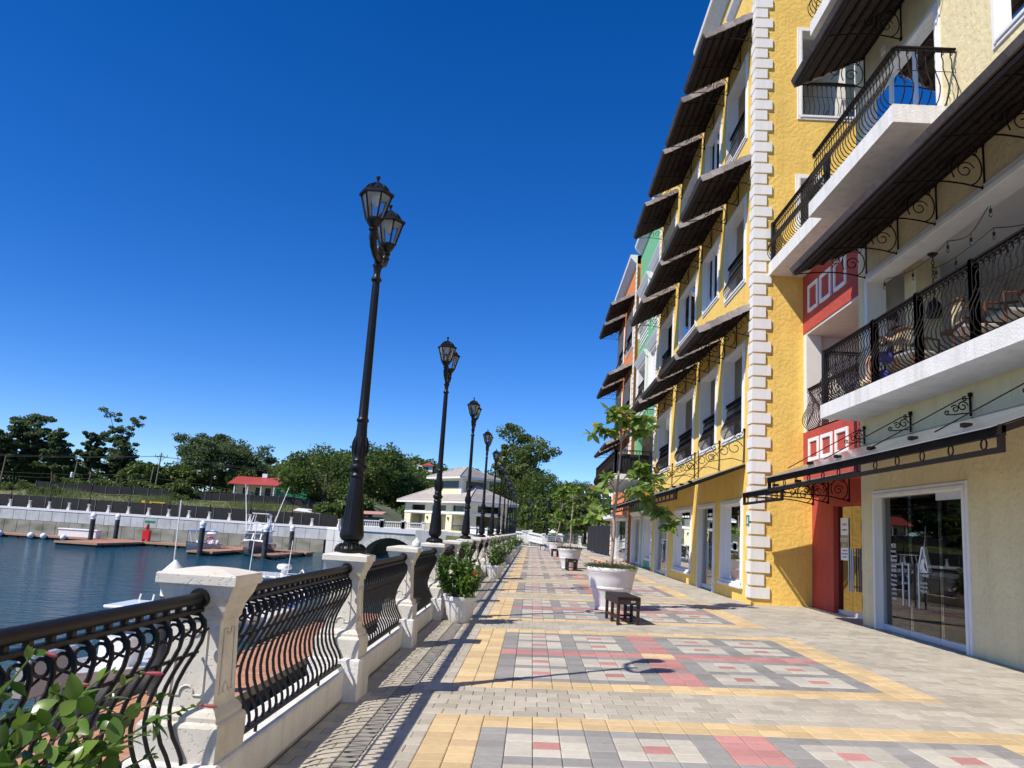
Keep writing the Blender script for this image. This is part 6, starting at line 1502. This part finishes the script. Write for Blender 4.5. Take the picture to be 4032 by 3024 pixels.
for k in range(40): y = 6.5+k*.14; mb.tube([(-.35,y,.5),(-.45,y,.8),(-.33,y,1.2),(-.35,y,1.45)], .02, 4)
mb.tube([(-.35,6.5,1.47),(-.35,12.1,1.47)], .04, 5); o = mb.build('balcony_railing', 'iron', pv_); 
mb = MB()
for a, b in (lb[0], lb[2]):
    for k in range(int((b-a)/.16)): mb.tube([(1.2,a+k*.16,.55),(1.2,a+k*.16,1.45)], .02, 4)
    mb.tube([(1.2,a,1.47),(1.2,b,1.47)], .04, 5)
mb.build('opening_railings', 'iron', pv_)['kind'] = 'stuff'

# ---- floating docks
def dock(label, x0, x1, y0, y1, z=-3.3, along='x', planks=True):
    t = thing('floating_dock', label, 'dock', ((x0+x1)/2, (y0+y1)/2, WATER))
    mb = MB(); random.seed(int(x0*7+y0)); p = .145
    if along == 'x':
        n = int((y1-y0)/p)
        for k in range(n): a = y0+k*(y1-y0)/n; mb.box(x0+.08, x1-.08, a+.004, a+(y1-y0)/n-.004, z-.04, z+random.uniform(-.003,.003))
    else:
        n = int((x1-x0)/p)
        for k in range(n): a = x0+k*(x1-x0)/n; mb.box(a+.004, a+(x1-x0)/n-.004, y0+.08, y1-.08, z-.04, z+random.uniform(-.003,.003))
    mb.build('planks', 'deck_plank', t)['kind'] = 'stuff'
    e = MB(); e.box(x0,x0+.079,y0,y1,z-.2,z+.03); e.box(x1-.079,x1,y0,y1,z-.2,z+.03); e.box(x0+.08,x1-.08,y0,y0+.079,z-.2,z+.03); e.box(x0+.08,x1-.08,y1-.079,y1,z-.2,z+.03); e.build('edge_boards', 'deck_edge', t)
    L = max(x1-x0, y1-y0); m = max(1, int(L/1.6)); f = MB()
    for k in range(m):
        if y1-y0 > x1-x0: a = y0+k*(y1-y0)/m; f.bbox(x0+.1,x1-.1,a+.12,a+(y1-y0)/m-.12,WATER-.3,z-.07,.05)
        else: a = x0+k*(x1-x0)/m; f.bbox(a+.12,a+(x1-x0)/m-.12,y0+.1,y1-.1,WATER-.3,z-.07,.05)
    f.build('floats', 'float_black', t)['kind'] = 'stuff'
    return t
dock('long orange plank dock running along the promenade wall', -10.0, -7.6, 6, 44, along='x')
dock('main plank dock along the far quay wall', -100, -30.6, 111.6, 115.6, along='x')
dock('far dock finger beside the white dock box', -58.6, -53.2, 99.4, 111.55, along='x')
dock('far dock finger left of the sport fishing boat', -41.2, -38.0, 97.4, 111.55, along='x')
dock('far dock finger right of the sport fishing boat', -33.4, -31.0, 98.2, 111.55, along='x')
def piling(x, y, r, tp, label):
    t = thing('mooring_pile', label, 'mooring pile', (x, y, WATER)); MB().lathe([(r,-6.5),(r,tp-.62)], 20, (x,y,0)).build('shaft', 'piling_black', t, 40)
    MB().lathe([(r*1.04,tp-.95),(r*1.04,tp-.60),(r*1.22,tp-.60),(r*1.22,tp-.36),(r*1.12,tp-.30),(.02,tp)], 20, (x,y,0)).build('cap', 'plastic_white', t, 35)
piling(-9.6, 22.1, .27, .18, 'black mooring pile with white cone cap close behind the first stone pier')
piling(-60.0, 110.2, .32, .35, 'black mooring pile at the corner of the finger by the dock box')
piling(-60.4, 117.6, .32, .35, 'black mooring pile behind the main dock near the dock box')
piling(-39.4, 97.0, .32, .40, 'black mooring pile in front of the blue-canopied launch')
piling(-31.9, 97.8, .32, .40, 'black mooring pile at the stern of the sport fishing boat')
piling(-34.2, 116.2, .32, .35, 'black mooring pile against the quay wall right of the fishing boat')
piling(-8.4, 60.0, .27, .55, 'white-capped mooring pile in front of the bridge arch')
bxq = thing('dock_box', 'white dock storage box on the far dock', 'dock box', (-63.4, 113.6, -3.3)); MB().bbox(-66.2,-60.8,113.0,114.3,-3.3,-2.35,.06).build('body', 'plastic_white', bxq); MB().bbox(-66.35,-60.65,112.9,114.4,-2.34,-2.15,.05).build('lid', 'plastic_white', bxq)
rc = thing('fire_cabinet', 'red fire cabinet with a green sign above on the far dock', 'cabinet', (-54.4, 114.6, -3.3)); MB().bbox(-54.9,-53.9,114.2,114.9,-3.05,-1.75,.04).build('body', 'red_paint', rc); MB().bbox(-54.85,-54.7,114.2,114.9,-3.3,-3.0,.02).build('leg', 'red_paint', rc); MB().bbox(-54.1,-53.95,114.2,114.9,-3.3,-3.0,.02).build('leg', 'red_paint', rc)
MB().lathe([(.14,-1.75),(.16,-1.4),(.24,-1.25),(.1,-.9),(.08,-.75)], 10, (-54.4,114.5,0)).build('extinguisher', 'red_paint', rc, 40); MB().box(-55.0,-53.5,114.75,114.82,-.75,-.4).build('sign', 'sign_green', rc); MB().tube([(-54.3,114.8,-1.7),(-54.3,114.8,-.6)], .05, 5).build('sign_post', 'sign_green', rc)
for k, (x, y) in enumerate(((-87.5,112.4),(-44.3,112.6))):
    t = thing('dock_pedestal', ('white dock power pedestal with a red hose at the left of the far dock', 'white dock pedestal behind the blue-canopied launch')[k], 'pedestal', (x, y, -3.3)); MB().lathe([(.5,-3.3),(.45,-2.3),(.4,-1.6)], 12, (x,y,0)).build('body', 'plastic_white', t, 40); MB().lathe([(.75,-1.6),(.7,-1.5),(.3,-1.25),(.1,-1.1)], 12, (x,y,0)).build('lid', 'plastic_white', t, 40)
    MB().tube([(x+.45*math.cos(a), y-.5, -2.6+.55*math.sin(a)) for a in [q*2*PI/16 for q in range(16)]], .10, 5, closed=True).build('hose', 'red_paint', t)
for x in (-73.4,-69.0,-67.2,-64.4): tag(MB().ball((x,111.3,-3.35), .42, 12, 8).build('buoy', 'plastic_white', None, 60), 'round white fender buoy hanging along the far dock edge', 'buoy', 'fender buoys on the far dock')

# ---- boats (local: bow towards +y, waterline z=0)
def hull(L, B, H, nst=12, flare=.15):
    mb = MB(); rings = []
    for i in range(nst+1):
        t = i/nst; y = -L/2+L*t; b = B/2*(1-max(0,(t-.4)/.6)**2.3)*(.92+.08*min(1,t*3)); sh = H*(.80+.35*t*t); ch = H*(.12+.45*max(0,(t-.45)/.55)**1.8); ke = -.35+.9*max(0,(t-.7)/.3)**2*H
        bc = b*(.86-flare*t); b = max(b,.03); bc = max(bc,.02)
        rings.append([(-b,y,sh),(-bc,y,ch),(0,y,min(ke,ch-.02)),(bc,y,ch),(b,y,sh)])
    for r in rings: mb.v += r
    for i in range(nst):
        for j in range(4): mb.f.append((i*5+j,(i+1)*5+j,(i+1)*5+j+1,i*5+j+1)); mb.mi.append(0)
    mb.f.append((0,1,2,3,4)); mb.mi.append(0)
    dk = MB()
    for i in range(nst):
        a, b = rings[i], rings[i+1]; dk.add([(a[0][0]*.97,a[0][1],a[0][2]-.06),(a[4][0]*.97,a[4][1],a[4][2]-.06),(b[4][0]*.97,b[4][1],b[4][2]-.06),(b[0][0]*.97,b[0][1],b[0][2]-.06)], [(0,1,2,3)])
    gw = MB(); gw.tube([r[0] for r in rings]+[r[4] for r in reversed(rings)], .045, 5)
    return mb, dk, gw
def boat(name, label, loc, rz, L, B, H, hm='gel_white', gun='gel_white'):
    t = thing(name, label, 'boat', loc, rz); OFF[t.name] = (0,0,0); h, d, g = hull(L, B, H)
    h.build('hull', hm, t, 40); d.build('deck', 'gel_white', t); g.build('gunwale', gun, t); return t
def outboard(t, x, y, z, m='plastic_white', stripe='red_paint'):
    mb = MB(); k0 = len(mb.v); mb.lathe([(.10,0),(.20,.05),(.24,.25),(.23,.5),(.15,.62),(.03,.66)], 12, (0,0,0)); mb.v = [(vx*.9, vy*1.5, vz) for vx, vy, vz in mb.v]; mb.v = [(vx+x, vy+y, vz+z) for vx, vy, vz in mb.v]
    e = mb.build('outboard', m, t, 60); s = MB(); s.lathe([(.225,0),(.235,.05)], 12); s.v = [(vx*.92+x, vy*1.52+y, vz+z+.15) for vx, vy, vz in s.v]; s.build('stripe', stripe, e)
    l = MB(); l.box(x-.08,x+.08,y-.14,y+.14,z-.9,z+.05); l.box(x-.05,x+.05,y+.1,y+.45,z-.2,z-.05); l.build('leg', 'engine_black', e)
def ttop(t, x0, x1, y0, y1, zb, zt, m='gel_white'):
    p = MB()
    for x in (x0+.15, x1-.15):
        for y in (y0+.2, y1-.2): p.tube([(x*.8,y,zb),(x,y,zt)], .028, 6)
    for y in (y0+.2, y1-.2): p.tube([(x0+.15,y,zt-.35),(x1-.15,y,zt-.35)], .02, 5)
    p.build('frame', 'steel', t); MB().bbox(x0,x1,y0,y1,zt,zt+.09,.03).build('hard_top', m, t)
    for k in range(5):
        x = x0+.15+k*(x1-x0-.3)/4; MB().tube([(x,y0,zt-.02),(x,y0-.10,zt+.26)], .028, 6).build('rod_holder', 'gel_white', t)
# sport fishing boat with tuna tower
sb = boat('sport_fishing_boat', 'white sport fishing boat with tall tower and outriggers at the far dock', (-35.9,106.6,WATER), PI+.16, 11.0, 3.9, 1.75, 'hull_shade_grey')
MB().prism([(-3.2,1.5),(1.6,1.6),(.2,2.7),(-.4,3.0),(-3.0,3.0)], 'x', -1.45, 1.45).build('cabin', 'gel_white', sb)
[MB().prism([(.45,2.08),(1.12,2.02),(.18,2.74),(-.1,2.76)], 'x', xa, xa+.86).build('windscreen', 'glass_window', sb) for xa in (-1.46,-.43,.6)]; MB().bbox(-1.7,1.7,-3.3,.2,3.05,3.17,.04).build('flybridge_deck', 'gel_white', sb)
MB().bbox(-.8,.8,-1.4,-.5,3.17,3.9,.08).build('helm_console', 'gel_white', sb); MB().bbox(-.35,.35,-2.4,-1.9,3.17,4.0,.06).build('seat', 'gel_white', sb)
tm = MB()
for sx in (-1, 1):
    for (ya, yb2) in ((-.2,-.9),(-3.1,-2.4)): tm.tube([(sx*1.5,ya,1.7),(sx*1.25,ya,3.1),(sx*.85,yb2,5.3)], .06, 6)
    tm.tube([(sx*1.25,-.2,3.1),(sx*1.1,-2.9,4.0)], .045, 5); tm.tube([(sx*1.05,-.7,4.2),(sx*1.05,-2.6,4.2)], .045, 5); tm.tube([(sx*1.5,-.2,1.8),(sx*.6,1.6,1.75)], .02, 5); tm.tube([(sx*1.45,.0,2.4),(sx*1.35,2.2,1.9),(sx*.3,4.9,2.45)], .022, 5)
for y in (-.7,-2.6): tm.tube([(-1.05,y,4.2),(1.05,y,4.2)], .025, 5)
tm.build('tower', 'plastic_white', sb); MB().bbox(-1.1,1.1,-2.9,-.5,5.3,5.42,.04).build('tower_top', 'gel_white', sb)
for sx in (-1, 1):
    MB().tube([(sx*1.6,-.6,2.9),(sx*2.1,-1.6,5.6),(sx*2.9,-3.3,9.2)], [.07,.06,.03], 6).build('outrigger', 'plastic_white', sb); MB().tube([(sx*1.6,-.4,2.9),(sx*1.9,-1.2,5.2)], .025, 5).build('outrigger_strut', 'plastic_white', sb)
MB().ball((-.6,1.0,3.25), .22, 10, 6).build('radar_dome', 'gel_white', sb)
# launch with a blue canopy
pg = boat('canopied_launch', 'small white launch with a blue canopy and red lettering at the far dock', (-43.2,106.4,WATER), PI-.05, 8.2, 2.3, 1.15, 'gel_white', 'float_black')
ttop(pg, -1.2, 1.2, -2.2, 1.6, .7, 2.6, 'blue_canvas'); MB().bbox(-.5,.5,-.6,.4,.7,1.6,.06).build('console', 'gel_white', pg); outboard(pg, -.35, -4.3, .8); outboard(pg, .35, -4.3, .8)
txt('ZAMPA', .42, 'red_paint', 'lettering', pg, (1.10, .6, .62), (PI/2, 0, PI/2+.06))
MB().tube([(-.9,3.6,1.3),(-1.1,3.9,4.2)], .03, 5).build('antenna', 'plastic_white', pg); MB().tube([(-.5,3.6,1.3),(-.2,3.8,2.6)], .09, 6).build('fender', 'plastic_white', pg)
# near boats beside the long dock
bc = boat('centre_console_boat', 'white centre console boat with radar and T-top beyond the second railing', (-12.2,39.6,WATER), .0, 9.0, 2.7, 1.3)
ttop(bc, -1.15, 1.15, -1.6, 1.2, .9, 2.45); MB().bbox(-.55,.55,-.6,.6,.9,1.9,.08).build('console', 'gel_white', bc); MB().bbox(-.5,.5,-1.9,-1.2,.9,1.5,.06).build('leaning_post', 'gel_grey', bc)
for x in (-.7,0,.7): outboard(bc, x, -4.8, .75)
MB().lathe([(.16,2.54),(.14,2.78)], 10, (.35,0,0)).build('radar_mount', 'gel_white', bc); MB().lathe([(.30,2.78),(.36,2.84),(.36,2.92),(.30,3.02),(.1,3.05)], 16, (.35,0,0)).build('radar_dome', 'gel_white', bc, 40)
for x in (-.9, .9): MB().tube([(x,-1.3,2.5),(x*1.0+.1,-1.3,5.0 if x < 0 else 4.2)], .022, 5).build('antenna', 'plastic_white', bc)
MB().tube([(1.2,-1.0,2.4),(1.6,-1.3,2.9),(2.0,-2.0,2.55)], .03, 5).build('outrigger_arm', 'plastic_white', bc)
bb_ = boat('open_fishing_boat', 'white open fishing boat with rod holders and red striped outboards', (-11.45,23.5,WATER), PI, 7.6, 2.3, 1.1)
ttop(bb_, -1.0, 1.0, -2.5, -.6, .8, 2.35); MB().bbox(-.45,.45,-.4,.4,.8,1.7,.06).build('console', 'gel_white', bb_); outboard(bb_, -.3, -3.9, .9); outboard(bb_, .3, -3.9, .9)
for x in (-1.0,): MB().tube([(x,-.5,2.4),(x,-.4,5.6)], .02, 5).build('antenna', 'plastic_white', bb_)
ba = boat('motor_cruiser', 'large white motor cruiser moored under the near railing', (-12.2,12.8,WATER), .0, 12.0, 3.8, 1.7)
MB().prism([(-5.4,1.45),(2.6,1.6),(1.2,2.75),(-5.2,2.75)], 'x', -1.5, 1.5).build('cabin', 'gel_white', ba); MB().prism([(-4.6,1.95),(1.6,2.0),(.9,2.55),(-4.6,2.55)], 'x', -1.53, 1.53).build('cabin_windows', 'glass_window', ba)
MB().bbox(-1.7,1.7,-6.2,.6,2.76,2.9,.04).build('hard_top', 'gel_white', ba); MB().bbox(1.55,1.9,4.6,6.4,1.2,2.1,.05).build('side_screen', 'gel_grey', ba)
mb = MB(); [mb.tube([(s*1.75,-5+2*k,1.55),(s*1.75,-5+2*k,2.2)], .02, 5) for s in (-1,1) for k in range(5)]; [mb.tube([(s*1.75,-5,2.2),(s*1.75,3,2.25)], .02, 5) for s in (-1,1)]; mb.build('guard_rail', 'steel', ba)
for (a, b, nm) in (((-10.1,38.0,-3.2),(-11.0,41.0,-2.4),'mooring line of the centre console boat'),((-39.4,97.2,-1.6),(-28,90,-3.6),'long mooring line from the far pile into the water'),((-31.9,98.0,-2.2),(-22,84,-3.6),'long mooring line from the pile by the fishing boat')):
    tag(MB().tube([a, tuple((Vector(a)+Vector(b))/2+Vector((0,0,-.25))), b], .02, 4).build('mooring_line', 'wire'), nm, 'rope')
